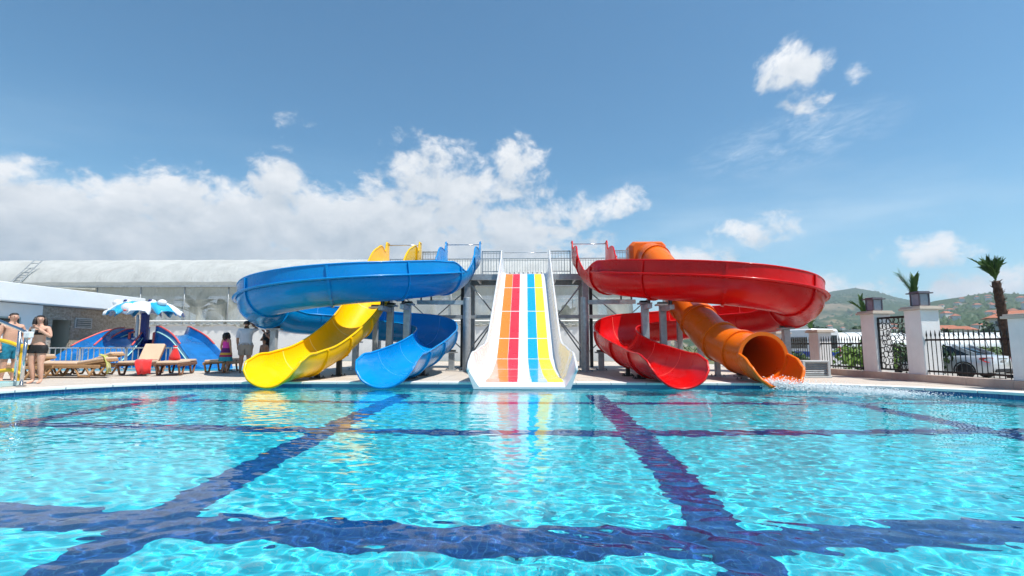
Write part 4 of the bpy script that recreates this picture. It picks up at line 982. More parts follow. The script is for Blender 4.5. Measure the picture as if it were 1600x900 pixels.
tag(part('road', rd, mat('pale_concrete_road', (.36, .34, .31), .85, vary=.2, vscale=.6, bump=.15, bscale=25), None), kind='structure')

def px_az(px): return math.atan((px - 800) / 803) - R(2.148)
def hill(name, sky_pts, r_foot, r_top, seed, amp, material, a0=-8, a1=75):
    rs_ = np.random.RandomState(seed); na, nr = 260, 46; V = []
    xs_ = [p for p, _ in sky_pts]; ys_ = [q for _, q in sky_pts]
    ph = rs_.rand(40) * 6.28
    for i in range(na):
        az = R(a0 + (a1 - a0) * i / (na - 1)); hz = .9 + r_top * math.tan(R(float(np.interp(math.degrees(az), xs_, ys_))))
        for j in range(nr):
            u = j / (nr - 1); rr_ = r_foot + (r_top * 1.15 - r_foot) * u; v = min(1, (rr_ - r_foot) / (r_top - r_foot)); prof = v ** 1.25
            h = STREET - 1.5 + (hz + 1.5 - STREET) * prof if rr_ <= r_top else hz - (rr_ - r_top) * .2
            x, y_ = rr_ * math.sin(az), rr_ * math.cos(az)
            n_ = sum(math.sin(x * .004 * 1.6 ** k + ph[k * 3]) * math.sin(y_ * .0045 * 1.6 ** k + ph[k * 3 + 1]) / 1.5 ** k for k in range(7))
            h += amp * n_ * min(1, 3 * v * (1 - v)) if v < 1 else 0
            V.append((x, y_, h))
    mb = MB(); mb.add(V, [(i * nr + j, (i + 1) * nr + j, (i + 1) * nr + j + 1, i * nr + j + 1) for i in range(na - 1) for j in range(nr - 1)])
    o = tag(part(name, mb, material, None, smooth=True, fixn=False), kind='structure'); return o, V, na, nr
def hill_material(name, c1, c2, c3, sc):
    m_ = bpy.data.materials.new(name); m_.use_nodes = True; t = m_.node_tree; g = G(t); p = t.nodes['Principled BSDF']; tc = g.node('ShaderNodeTexCoord').outputs['Object']
    v = g.vmul(tc, (1, .7, 1.6)); a = g.noise(v, .010 * sc, 7, .62, .4); b = g.noise(v, .05 * sc, 6, .68); d = g.noise(v, .004 * sc, 5, .6)
    c = g.mix(g.ramp01(b, .38, .62), c1, c2); c = g.mix(g.m('MULTIPLY', g.ramp01(a, .53, .62), g.ramp01(d, .40, .56)), c, c3)
    g.l.new(c, p.inputs['Base Color']); p.inputs['Roughness'].default_value = .95; p.inputs['Specular IOR Level'].default_value = .1
    return m_
hillA, VA, na_, nr_ = hill('hill', [(-28.63, 1.269), (-2.15, 2.842), (11.89, 3.173), (18.44, 3.798), (24.48, 4.204), (28.4, 4.73), (30.01, 5.197), (31.8, 5.392), (33.0, 5.079), (34.84, 4.331), (36.6, 3.781), (38.28, 3.363), (41.44, 3.096), (46.29, 2.932), (61.33, 1.91)], 900, 2700, 4, 26, hill_material('scrub_hill', (.030, .060, .025), (.055, .085, .035), (.25, .20, .13), 1))
hillB, VB, _, _ = hill('hill', [(-28.59, 0.38), (11.82, 0.687), (24.33, 1.142), (29.28, 1.696), (33.79, 2.533), (35.68, 3.263), (37.47, 3.845), (39.16, 4.074), (40.38, 4.262), (41.35, 4.352), (42.27, 4.131), (43.7, 3.979), (46.37, 3.88), (51.92, 2.931), (61.33, 1.91)], 420, 1500, 9, 13, hill_material('village_hill', (.028, .055, .022), (.06, .09, .035), (.27, .22, .16), 1.6))
def land_z(V, na, nr, az_deg, r, r_foot, r_top, a0=-8, a1=75):
    i = int(round((az_deg - a0) / (a1 - a0) * (na - 1))); j = int(round((r - r_foot) / (r_top * 1.15 - r_foot) * (nr - 1))); return V[i * nr + j]

# leaf clumps
def foliage(center, rad, n, size, seed, flat=.8):
    r_ = np.random.RandomState(seed); mb = MB(); ctr = Vector(center)
    lob = [(Vector(r_.normal(0, .42, 3)), .42 + .25 * r_.rand()) for _ in range(9)]
    for k in range(n):
        lc, lr = lob[k % 9]; d = Vector(r_.normal(0, 1, 3)).normalized(); q = lc + d * lr * (r_.rand() ** .35)
        q = Vector((q.x * rad[0], q.y * rad[1], q.z * rad[2])) + ctr; s_ = size * (.6 + .8 * r_.rand())
        a = Vector(r_.normal(0, 1, 3)).normalized(); b = a.cross(d if abs(a.dot(d)) < .95 else Vector((0, 0, 1))).normalized(); a = b.cross(d).normalized(); a = (a + d * r_.uniform(-.6, .6)).normalized()
        mb.add([q - a * s_, q + b * s_ * .5, q + a * s_, q - b * s_ * .5], [(0, 1, 2, 3)])
    return mb
def leaf_mat(name, c, c2):
    m_ = mat(name, c, .55, c2=c2, vscale=1.5, spec=.3); p = m_.node_tree.nodes['Principled BSDF']; return m_
M['dark_leaf'] = leaf_mat('dark_foliage', (.022, .055, .018), (.045, .085, .025)); M['mid_leaf'] = leaf_mat('mid_foliage', (.05, .10, .025), (.085, .14, .035)); M['bright_leaf'] = leaf_mat('bright_foliage', (.16, .26, .03), (.10, .19, .03))
M['bark'] = mat('bark', (.10, .07, .045), .9, vary=.4, vscale=6, bump=.5, bscale=20)
protos = []
for k in range(4):
    fm = foliage((0, 0, 3.1), (2.0, 2.0, 1.9), 420, .42, 50 + k).mesh('tree_crown', False, False); fm.materials.append(M['dark_leaf'] if k % 2 else M['mid_leaf'])
    tm = MB().tube([(0, 0, -.3), (.08, .05, 1.2), (.02, .12, 2.6)], [.20, .15, .08], 7).tube([(.06, .05, 1.4), (.6, .2, 2.5)], [.09, .04], 6).tube([(.05, .05, 1.6), (-.5, .4, 2.7)], [.08, .03], 6).mesh('tree_trunk', True); tm.materials.append(M['bark']); protos.append((fm, tm))
rs = random.Random(12); 
for i in range(54):
    px = rs.uniform(1160, 1625) if i % 3 else rs.uniform(1255, 1350); r_ = rs.uniform(125, 330); az = px_az(px); x, y_ = r_ * math.sin(az), r_ * math.cos(az); s_ = rs.uniform(.9, 1.7) * r_ / 190
    o = thing('field_tree', 'dark green tree in the belt at the foot of the hills', 'tree', (x, y_, STREET), rs.random() * 6, 'trees below the hills'); o.scale = (s_, s_, s_ * rs.uniform(.7, 1.0))
    fm, tm = protos[i % 4]; link('crown', fm, None, o); link('trunk', tm, None, o)
# scrub and olive groves on the slopes, far too many to count
def scrub(name, V, na, nr, n, seed, size, label, r0, r1):
    r_ = np.random.RandomState(seed); mb = MB(); base = [(-1, 0, 0), (0, -1, 0), (1, 0, 0), (0, 1, 0), (0, 0, .9)]
    A = np.array(V).reshape(na, nr, 3)
    for k in range(n):
        i = r_.uniform(40, na - 60); j = r_.uniform(r0, r1) * (nr - 1); i0, j0 = int(i), int(j); p = A[i0, j0] * (1 - (i - i0)) + A[i0 + 1, j0] * (i - i0); p = p * (1 - (j - j0)) + (A[i0, j0 + 1] * (1 - (i - i0)) + A[i0 + 1, j0 + 1] * (i - i0)) * (j - j0)
        if math.sin(p[0] * .011 + 2) * math.sin(p[1] * .009 + seed) < -.15 + .5 * r_.rand() - .25: continue
        s_ = size * r_.uniform(.5, 1.4); mb.add([(p[0] + b[0] * s_ * r_.uniform(.7, 1.3), p[1] + b[1] * s_ * r_.uniform(.7, 1.3), p[2] + b[2] * s_ * r_.uniform(.7, 1.2) - (.2 if b[2] == 0 else 0)) for b in base], [(0, 1, 4), (1, 2, 4), (2, 3, 4), (3, 0, 4)])
    return tag(part(name, mb, M['dark_leaf'], None, smooth=True, fixn=False), label, 'scrub', kind='stuff')
scrub('hill_scrub', VB, na_, nr_, 5200, 3, 4.0, 'dark scrub and olive trees scattered over the near hillside', .05, .84)
scrub('hill_scrub', VA, na_, nr_, 4200, 5, 6.0, 'dark woodland scattered over the far rounded hill', .1, .84)
# houses: white walls, terracotta roofs
M['house_wall'] = mat('white_house_wall', (.74, .71, .66), .8, vary=.08); M['terracotta'] = mat('terracotta_tiles', (.42, .15, .085), .8, vary=.25, vscale=3); M['house_win'] = mat('house_window', (.05, .06, .08), .2)
hw_m = MB().box((0, 0, 2.2), (9, 7, 6.4)).mesh('house_wall'); hw_m.materials.append(M['house_wall'])
hr_m = MB().add([(-5, -4, 5.4), (5, -4, 5.4), (5, 4, 5.4), (-5, 4, 5.4), (-2.5, 0, 7.4), (2.5, 0, 7.4)], [(0, 1, 5, 4), (2, 3, 4, 5), (1, 2, 5), (3, 0, 4), (3, 2, 1, 0)]).mesh('house_roof'); hr_m.materials.append(M['terracotta'])
rs = random.Random(77)
for k in range(110):
    az = rs.gauss(42, 5.0) if k % 3 else rs.uniform(20, 47); az = max(14, min(50, az)); r_ = rs.uniform(620, 1420)
    x, y_, z = land_z(VB, na_, nr_, az, r_, 420, 1500)
    if k % 4 == 3: r_ = rs.uniform(1100, 1900); x, y_, z = land_z(VA, na_, nr_, rs.uniform(14, 40), r_, 900, 2700)
    o = thing('hillside_house', 'small pale house with red roof dotted on the hillside', 'house', (x + rs.uniform(-8, 8), y_, z - .6), rs.random() * 3.1, 'houses on the hillside'); s_ = rs.uniform(.7, 1.25); o.scale = (s_, s_, s_ * rs.uniform(.7, 1.3))
    link('wall', hw_m, None, o); link('roof', hr_m, None, o)
def villa(px, r_, w, h, label, roof=True, rz=0.0, base=STREET):
    az = px_az(px); o = thing('villa', label, 'house', (r_ * math.sin(az), r_ * math.cos(az), base), -az + rz); hgt = h
    wl_ = part('wall', MB().box((0, 0, hgt / 2), (w, w * .7, hgt)), M['house_wall'], o)
    for fl_ in range(max(1, int(hgt // 2.8))):
        for k in range(int(w // 2.6)):
            wn = part('window', MB().box((-w / 2 + 1.5 + k * 2.6, -w * .35 - .02, 1.5 + fl_ * 2.8), (1.2, .06, 1.3)), M['house_win'], o)
        part('balcony', MB().box((0, -w * .35 - .6, .2 + fl_ * 2.8), (w * .6, 1.2, .18)), M['house_wall'], o)
    if roof: part('roof', MB().add([(-w * .58, -w * .42, hgt + .02), (w * .58, -w * .42, hgt + .02), (w * .58, w * .42, hgt + .02), (-w * .58, w * .42, hgt + .02), (-w * .25, 0, hgt + w * .16), (w * .25, 0, hgt + w * .16)], [(0, 1, 5, 4), (2, 3, 4, 5), (1, 2, 5), (3, 0, 4), (3, 2, 1, 0)]), M['terracotta'], o)
    else: part('roof', MB().box((0, 0, hgt + .15), (w * 1.04, w * .74, .28)), M['house_wall'], o)
villa(1325, 175, 7.0, 5.6, 'white two-storey house beyond the fence left of the tall gate pillar', False)
villa(1301, 190, 5.5, 4.2, 'smaller white house just left of the two-storey one', False, .3)
villa(1478, 240, 9, 7.2, 'red-roofed house seen over the fence above the white car', True, .2)
villa(1500, 255, 9, 7.2, 'red-roofed house further right above the white car', True, -.2)
villa(1598, 190, 13, 8.6, 'large red-roofed house behind the palm at the right edge', True, .15)
villa(1236, 150, 7, 7.6, 'pale house just right of the red spiral, behind the trees', False, .2)
# far polytunnels on the plain
M['tunnel'] = mat('white_tunnel_film', (.74, .78, .78), .5, vary=.08, vscale=.5)
for k, (px, r_, ln, lb) in enumerate(((1235, 88, 22, 'white plastic tunnel on the plain behind the orange tube'), (1335, 96, 30, 'white plastic tunnel seen through the iron fence beside the gate'), (1470, 112, 34, 'white plastic tunnel on the plain behind the gate'), (1590, 104, 36, 'white plastic tunnel behind the white car'))):
    az = px_az(px); o = thing('polytunnel', lb, 'greenhouse', (r_ * math.sin(az), r_ * math.cos(az), STREET), -az * .55, 'white tunnels on the plain')
    prof = [(-3.6, 0), (-3.5, 1.3), (-2.9, 2.3), (-1.7, 3.0), (0, 3.3), (1.7, 3.0), (2.9, 2.3), (3.5, 1.3), (3.6, 0)]
    part('tunnel_film', MB().prism(prof, -ln / 2, ln / 2, 'x'), M['tunnel'], o, angle=40)
    hoop = MB().tube([(0, a * 1.006, b * 1.006 + .01) for a, b in prof], .06, 5).mesh('hoop'); hoop.materials.append(M['galv'])
    for i in range(int(ln // 1.5) + 1): link('hoop', hoop, None, o, (-ln / 2 + i * 1.5, 0, 0))
# low crops between the road and the tunnels
def crops():
    r_ = np.random.RandomState(8); mb = MB()
    for k in range(26000):
        y_ = 27 + 60 * r_.rand() ** 1.3; row = r_.randint(0, 70); x = 14 + row * 1.35 + y_ * .12 + r_.normal(0, .16); h = r_.rand() ** .6 * 1.25; s_ = r_.uniform(.10, .26); a = r_.rand() * 6.28; ti = r_.uniform(-.8, .8)
        c = Vector((x, y_, STREET + h)); u = Vector((math.cos(a), math.sin(a), ti)) * s_; v = Vector((-math.sin(a), math.cos(a), r_.uniform(-.4, .4))) * s_ * .5
        mb.add([c - u, c + v, c + u, c - v], [(0, 1, 2, 3)])
    return tag(part('crop_rows', mb, M['mid_leaf'], None, fixn=False), 'rows of low green crops beyond the road', 'crops', kind='stuff')
crops()
def shrub(x, y_, s_, label, mt, seed):
    o = thing('shrub', label, 'shrub', (x, y_, STREET)); part('foliage', foliage((0, 0, .75 * s_), (.75 * s_, .75 * s_, .7 * s_), 520, .11 * s_, seed), M[mt], o, fixn=False)
    mb = MB()
    for k in range(5): a = k * 1.25; mb.tube([(0, 0, 0), (.2 * s_ * math.cos(a), .2 * s_ * math.sin(a), .5 * s_), (.35 * s_ * math.cos(a), .35 * s_ * math.sin(a), .9 * s_)], [.03, .022, .01], 5)
    part('stems', mb, M['bark'], o, smooth=True)
shrub(14.3, 22.6, 1.25, 'bright yellow-green shrub behind the fence left of the tall pillar', 'bright_leaf', 1)
shrub(12.6, 25.0, .9, 'dark shrub behind the fence between vent box and tube', 'mid_leaf', 2)
shrub(17.2, 23.8, 1.2, 'dark shrub seen through the lattice gate', 'dark_leaf', 3)
shrub(18.6, 25.8, 1.3, 'mid-green shrub seen through the lattice gate, further back', 'mid_leaf', 4)

# ------------------------------------------------------------------ palms, newly planted, with tied-up fronds
M['palm_trunk'] = mat('palm_trunk', (.10, .055, .035), .95, vary=.5, vscale=8, bump=.6, bscale=14); M['frond'] = leaf_mat('palm_frond', (.05, .12, .025), (.09, .17, .04))
def palm(x, y_, h, r0, r1, fronds, flen, label, seed, lean=0, spread=.35):
    rs_ = random.Random(seed); o = thing('palm_tree', label, 'palm tree', (x, y_, STREET), group='young palms beyond the fence')
    n = 26; pts = [(lean * (i / n) ** 2, 0, h * i / n) for i in range(n + 1)]; rad = [r0 + (r1 - r0) * i / n + (.03 * (i % 2)) * r0 / .25 for i in range(n + 1)]
    tr = part('trunk', MB().tube(pts, rad, 12), M['palm_trunk'], o, smooth=True)
    mb = MB()
    for k in range(int(150 * r0 / .28)):
        u = rs_.random(); a = rs_.random() * 6.28; r_ = r0 + (r1 - r0) * u; c = Vector((lean * u * u + math.cos(a) * r_, math.sin(a) * r_, h * u)); d = Vector((math.cos(a), math.sin(a), .9)); s_ = Vector((-math.sin(a), math.cos(a), 0))
        q = .09 * r0 / .25 + .03; mb.add([c - s_ * .05, c + s_ * .05, c + d * q + s_ * .02, c + d * q - s_ * .02], [(0, 1, 2, 3)])
    tag(part('leaf_bases', mb, M['palm_trunk'], tr, fixn=False), kind='stuff')
    top = Vector((lean, 0, h))
    for k in range(fronds):
        a = rs_.uniform(0, 6.28); sp = rs_.uniform(.05, spread); d = Vector((math.cos(a) * sp - .12, math.sin(a) * sp, 1)).normalized(); L_ = flen * rs_.uniform(.6, 1.0); mb = MB(); s_ = d.cross(Vector((0, 1, 0))).normalized(); bend = Vector((-.5 if rs_.random() < .6 else .25, rs_.uniform(-.2, .2), -.25)) * rs_.uniform(.1, .9)
        pts = [top + d * L_ * u + bend * (u ** 2.2) * L_ for u in [i / 6 for i in range(7)]]
        mb.tube(pts, [.018, .016, .014, .012, .01, .007, .004], 5)
        for i in range(2, 7):
            for q in range(4):
                for sd in (-1, 1):
                    b = pts[i].lerp(pts[i - 1], q / 4); t = (pts[i] - pts[i - 1]).normalized(); w = t.cross(Vector((math.sin(a), math.cos(a), .2))).normalized(); l = flen * .26 * rs_.uniform(.6, 1.1)
                    tip = b + t * l * .85 + w * sd * l * .45 + Vector((0, 0, -.06 * l)); e = t.cross(w) * .016 * flen + w * .02 * flen
                    mb.add([b - e, b + e, tip + e * .2, tip - e * .2], [(0, 1, 2, 3)])
        part('frond', mb, M['frond'], o, fixn=False)
palm(24.1, 27.0, 4.7, .25, .16, 18, 1.45, 'tall shaggy palm with thick brown trunk behind the white car', 1, -.25, .36)
palm(18.45, 25.0, 3.3, .09, .06, 4, 1.75, 'thin palm rising behind the right gate pillar', 2, -.12, .07)
palm(15.95, 25.2, 2.65, .17, .10, 6, 1.15, 'small palm with tied leaves behind the left gate pillar', 3, .05, .10)
palm(15.7, 29.4, 2.1, .26, .17, 5, .9, 'stout short palm trunk right of the red spiral', 4, .0, .2)

# ------------------------------------------------------------------ vehicles
def loft(mb, st, mi=0):
    """st: list of (x, [(y, z) ...]) rings; closed rings along x"""
    m_ = len(st[0][1]); vs_ = [(x, y_, z) for x, rg in st for y_, z in rg]
    return mb.add(vs_, [(i * m_ + k, i * m_ + (k + 1) % m_, (i + 1) * m_ + (k + 1) % m_, (i + 1) * m_ + k) for i in range(len(st) - 1) for k in range(m_)] + [tuple(range(m_)), tuple((len(st) - 1) * m_ + k for k in range(m_))], mi)
M['car_paint'] = mat('silver_white_paint', (.62, .64, .66), .25, .15, coat=1.0); M['tail_red'] = mat('red_tail_lamp', (.42, .01, .015), .15, coat=.6); M['alloy'] = mat('alloy_wheel', (.45, .46, .47), .3, .8)
M['blue_stripe'] = mat('blue_stripe', (.01, .06, .35), .35); M['van_white'] = mat('white_van_paint', (.76, .77, .78), .3, coat=.6); M['plate'] = mat('number_plate', (.75, .75, .72), .5)
def wheel(parent, x, y_, r, w, side):
    wl_ = part('wheel', MB().lathe([(r * .6, -w / 2), (r * .92, -w / 2), (r, -w / 2 + .03), (r, w / 2 - .03), (r * .92, w / 2), (r * .6, w / 2)], n=24), M['rubber'], parent, angle=40, loc=(x, y_, r)); wl_.rotation_euler = (R(90), 0, 0)
    part('rim', MB().lathe([(r * .62, -w * .42), (r * .62, w * .42)], n=20, cap=False).lathe([(.05, -w * .40), (.05, w * .40)], n=10), M['alloy'], wl_, angle=40)
    sp = MB()
    for k in range(5):
        for dd in (-.13, .13): a = k * 1.2566 + dd; sp.beam((.03 * math.cos(a), .03 * math.sin(a), -side * w * .36), (r * .62 * math.cos(a), r * .62 * math.sin(a), -side * w * .36), .035, .03)
    part('spokes', sp, M['alloy'], wl_)
def sedan():
    # local x: forward, y: left
    o = thing('parked_car', 'silver-white saloon car parked behind the iron fence', 'car', (18.75, 24.6, STREET), R(116))
    def sec(w, z0, z1, tuck=.06):
        return [(-w + .05, z0), (w - .05, z0), (w - .01, z0 + .10), (w, z0 + (z1 - z0) * .45), (w - tuck * .4, z1 - .10), (w - tuck - .04, z1 - .01), (0, z1 + .025), (-w + tuck + .04, z1 - .01), (-w + tuck * .4, z1 - .10), (-w, z0 + (z1 - z0) * .45), (-w + .01, z0 + .10)]
    body = MB(); loft(body, [(-2.38, sec(.70, .42, .84, .12)), (-2.32, sec(.80, .32, .96, .10)), (-2.05, sec(.88, .24, 1.00, .09)), (-1.5, sec(.91, .20, .99, .07)), (-.6, sec(.92, .20, .95)), (.5, sec(.92, .20, .93)), (1.2, sec(.91, .20, .90, .08)), (1.8, sec(.88, .22, .82, .10)), (2.2, sec(.80, .26, .72, .12)), (2.36, sec(.66, .36, .62, .14))])
    part('body', body, M['car_paint'], o, angle=38)
    cab = MB()
    def csec(w, z0, z1, i): return [(-w, z0), (w, z0), (w - i, z1 - .04), (w - i - .10, z1), (-w + i + .10, z1), (-w + i, z1 - .04)]
    loft(cab, [(-1.82, csec(.74, .95, .99, .02)), (-1.35, csec(.76, .95, 1.26, .10)), (-.85, csec(.78, .94, 1.40, .16)), (-.2, csec(.79, .93, 1.44, .18)), (.35, csec(.79, .92, 1.41, .18)), (.75, csec(.78, .91, 1.24, .12)), (1.22, csec(.76, .90, .93, .02))])
    part('window_glass', cab, M['glass_dark'], o, angle=30)
    rf = MB(); loft(rf, [(-1.02, [(-.57, 1.352), (.57, 1.352), (.52, 1.385), (-.52, 1.385)]), (-.7, [(-.60, 1.40), (.60, 1.40), (.54, 1.44), (-.54, 1.44)]), (-.2, [(-.60, 1.425), (.60, 1.425), (.54, 1.465), (-.54, 1.465)]), (.45, [(-.58, 1.37), (.58, 1.37), (.53, 1.415), (-.53, 1.415)])])
    part('roof', rf, M['car_paint'], o, angle=40)
    for s_ in (-1, 1):
        part('rear_pillar', MB().beam((-1.78, s_ * .745, .99), (-.92, s_ * .60, 1.395), .16, .05, upv=(0, 1, 0)), M['car_paint'], o); part('centre_pillar', MB().beam((-.12, s_ * .79, .95), (-.15, s_ * .612, 1.42), .08, .03, upv=(0, 1, 0)), M['rubber'], o); part('windscreen_pillar', MB().beam((1.2, s_ * .75, .92), (.42, s_ * .60, 1.40), .07, .05, upv=(0, 1, 0)), M['car_paint'], o)
        for x in (-1.42, 1.38): wheel(o, x, s_ * .83, .325, .21, s_)
        arch = MB()
        for x in (-1.42, 1.38): arch.tube([(x + .375 * math.cos(a), s_ * .905, .325 + .375 * math.sin(a)) for a in [R(-10 + 200 * i / 12) for i in range(13)]], .03, 6)
        part('wheel_arch', arch, M['rubber'], o, smooth=True)
        part('tail_light', MB().add([(-2.20, s_ * .90, .70), (-2.36, s_ * .72, .70), (-2.37, s_ * .42, .74), (-2.36, s_ * .42, .88), (-2.33, s_ * .74, .90), (-2.02, s_ * .905, .90), (-1.95, s_ * .91, .84)], [(0, 1, 2, 3, 4, 5, 6)]), M['tail_red'], o, fixn=False)
        part('door_line', MB().box((-.12, s_ * .922, .58), (.012, .012, .62)).box((-1.0, s_ * .918, .62), (.012, .012, .5)), M['rubber'], o)
        part('door_handle', MB().box((-.85, s_ * .93, .80), (.2, .03, .035)).box((.15, s_ * .93, .79), (.2, .03, .035)), M['car_paint'], o)
        part('mirror', MB().ball((.85, s_ * 1.0, .98), (.08, .12, .08), 8, 6), M['car_paint'], o, smooth=True)
    part('number_plate', MB().box((-2.37, 0, .74), (.02, .5, .12)), M['plate'], o); part('bumper_insert', MB().box((-2.36, 0, .36), (.06, 1.2, .14)), M['rubber'], o); part('boot_trim', MB().box((-2.375, 0, .86), (.03, .7, .03)), M['steel'], o)
    return o
sedan()
def van():
    o = thing('parked_van', 'white van with blue stripe behind the fence near the orange tube', 'van', (15.0, 30.5, STREET), R(105)); b = MB()
    sec = lambda w, z0, z1: [(-w, z0), (w, z0), (w, z1 - .5), (w - .12, z1 - .06), (w - .22, z1), (-w + .22, z1), (-w + .12, z1 - .06), (-w, z1 - .5)]
    loft(b, [(-2.6, sec(.92, .3, 2.2)), (-2.5, sec(.97, .25, 2.3)), (.9, sec(.97, .25, 2.3)), (1.5, sec(.95, .25, 2.1)), (1.95, sec(.92, .25, 1.35)), (2.6, sec(.88, .28, 1.1)), (2.75, sec(.78, .34, .95))]); part('body', b, M['van_white'], o, angle=35)
    for s_ in (-1, 1):
        part('side_window', MB().box((-1.6, s_ * .975, 1.55), (1.5, .02, .6)), M['glass_dark'], o); part('side_window', MB().box((.7, s_ * .975, 1.5), (.9, .02, .6)), M['glass_dark'], o)
        part('stripe', MB().box((-.7, s_ * .975, .95), (3.6, .025, .28)), M['blue_stripe'], o)
        for x in (-1.7, 1.75): wheel(o, x, s_ * .88, .34, .22, s_)
    part('rear_window', MB().box((-2.58, 0, 1.6), (.06, 1.4, .7)), M['glass_dark'], o); part('rear_stripe', MB().box((-2.60, 0, 1.0), (.06, 1.7, .25)), M['blue_stripe'], o)
    for s_ in (-1, 1): part('tail_light', MB().box((-2.60, s_ * .80, 1.1), (.06, .14, .5)), M['tail_red'], o)
van()

# ------------------------------------------------------------------ white water where the tube empties
def foam():
    r_ = np.random.RandomState(4); mb = MB()
    path = catmull([(5.5, 12.25, 0), (5.9, 11.95, 0), (6.6, 11.8, 0), (7.3, 11.55, 0), (8.0, 11.1, 0)], 20)
    for k in range(13000):
        u = r_.rand() ** 1.25; p = path[int(u * (len(path) - 1))]; w = .06 + .26 * u; h = .15 * (1 - u) ** .7 + .04
        c = (p.x + r_.normal(0, w), p.y + r_.normal(0, w * .55), WZ + .01 + abs(r_.normal(0, h * .55))); s_ = r_.uniform(.004, .013) * (1.15 - .5 * u)
        mb.ball(c, (s_ * 1.3, s_ * 1.3, s_ * .8), 5, 3)
    for k in range(900):
        c = (r_.normal(7.3, .9), r_.normal(11.2, .45), WZ + .008); s_ = r_.uniform(.003, .009); mb.ball(c, (s_ * 1.6, s_ * 1.6, s_ * .6), 5, 3)
    m_ = mat('white_foam', (.88, .92, .93), .5); m_.node_tree.nodes['Principled BSDF'].inputs['Subsurface Weight'].default_value = .0
    return tag(part('splash_foam', mb, m_, None, smooth=True), 'white splash foam spilling from the mouth of the orange tube', 'foam', kind='stuff')
foam()
# ------------------------------------------------------------------ people
M['skin'] = mat('tanned_skin', (.52, .27, .17), .5, vary=.12, vscale=6); M['skin_pale'] = mat('fair_skin', (.66, .38, .27), .5, vary=.12, vscale=6)
M['hair'] = mat('dark_hair', (.018, .012, .010), .5, vary=.4, vscale=30, bump=.4, bscale=60); M['black_cloth'] = mat('black_swimwear', (.012, .012, .014), .75, vary=.3, vscale=12)
M['white_cloth'] = mat('pale_blue_white_shirt', (.66, .70, .78), .9, vary=.08, vscale=8, bump=.2, bscale=25); M['khaki'] = mat('khaki_cloth', (.42, .35, .29), .9, vary=.12, vscale=8); M['cyan_cloth'] = mat('turquoise_shorts', (.01, .25, .40), .8, vary=.5, vscale=9)
M['eye'] = mat('dark_eye', (.01, .008, .007), .2); M['lips'] = mat('lips', (.42, .13, .11), .5); M['sandal'] = mat('dark_sandal', (.04, .03, .025), .8)
def skin_mesh(V, E_, Rd, root_i, sub=2):
    me = bpy.data.meshes.new('skin'); me.from_pydata([tuple(v) for v in V], E_, []); ob = bpy.data.objects.new('skin_tmp', me); col.objects.link(ob)
    sk = ob.modifiers.new('skin', 'SKIN'); sk.use_smooth_shade = True; sk.branch_smoothing = .3
    for i, v in enumerate(me.skin_vertices[0].data): v.radius = (Rd[i], Rd[i]); v.use_root = (i == root_i)
    ss = ob.modifiers.new('sub', 'SUBSURF'); ss.levels = sub; ss.render_levels = sub
    dg = bpy.context.evaluated_depsgraph_get(); res = bpy.data.meshes.new_from_object(ob.evaluated_get(dg)); bpy.data.objects.remove(ob); return res
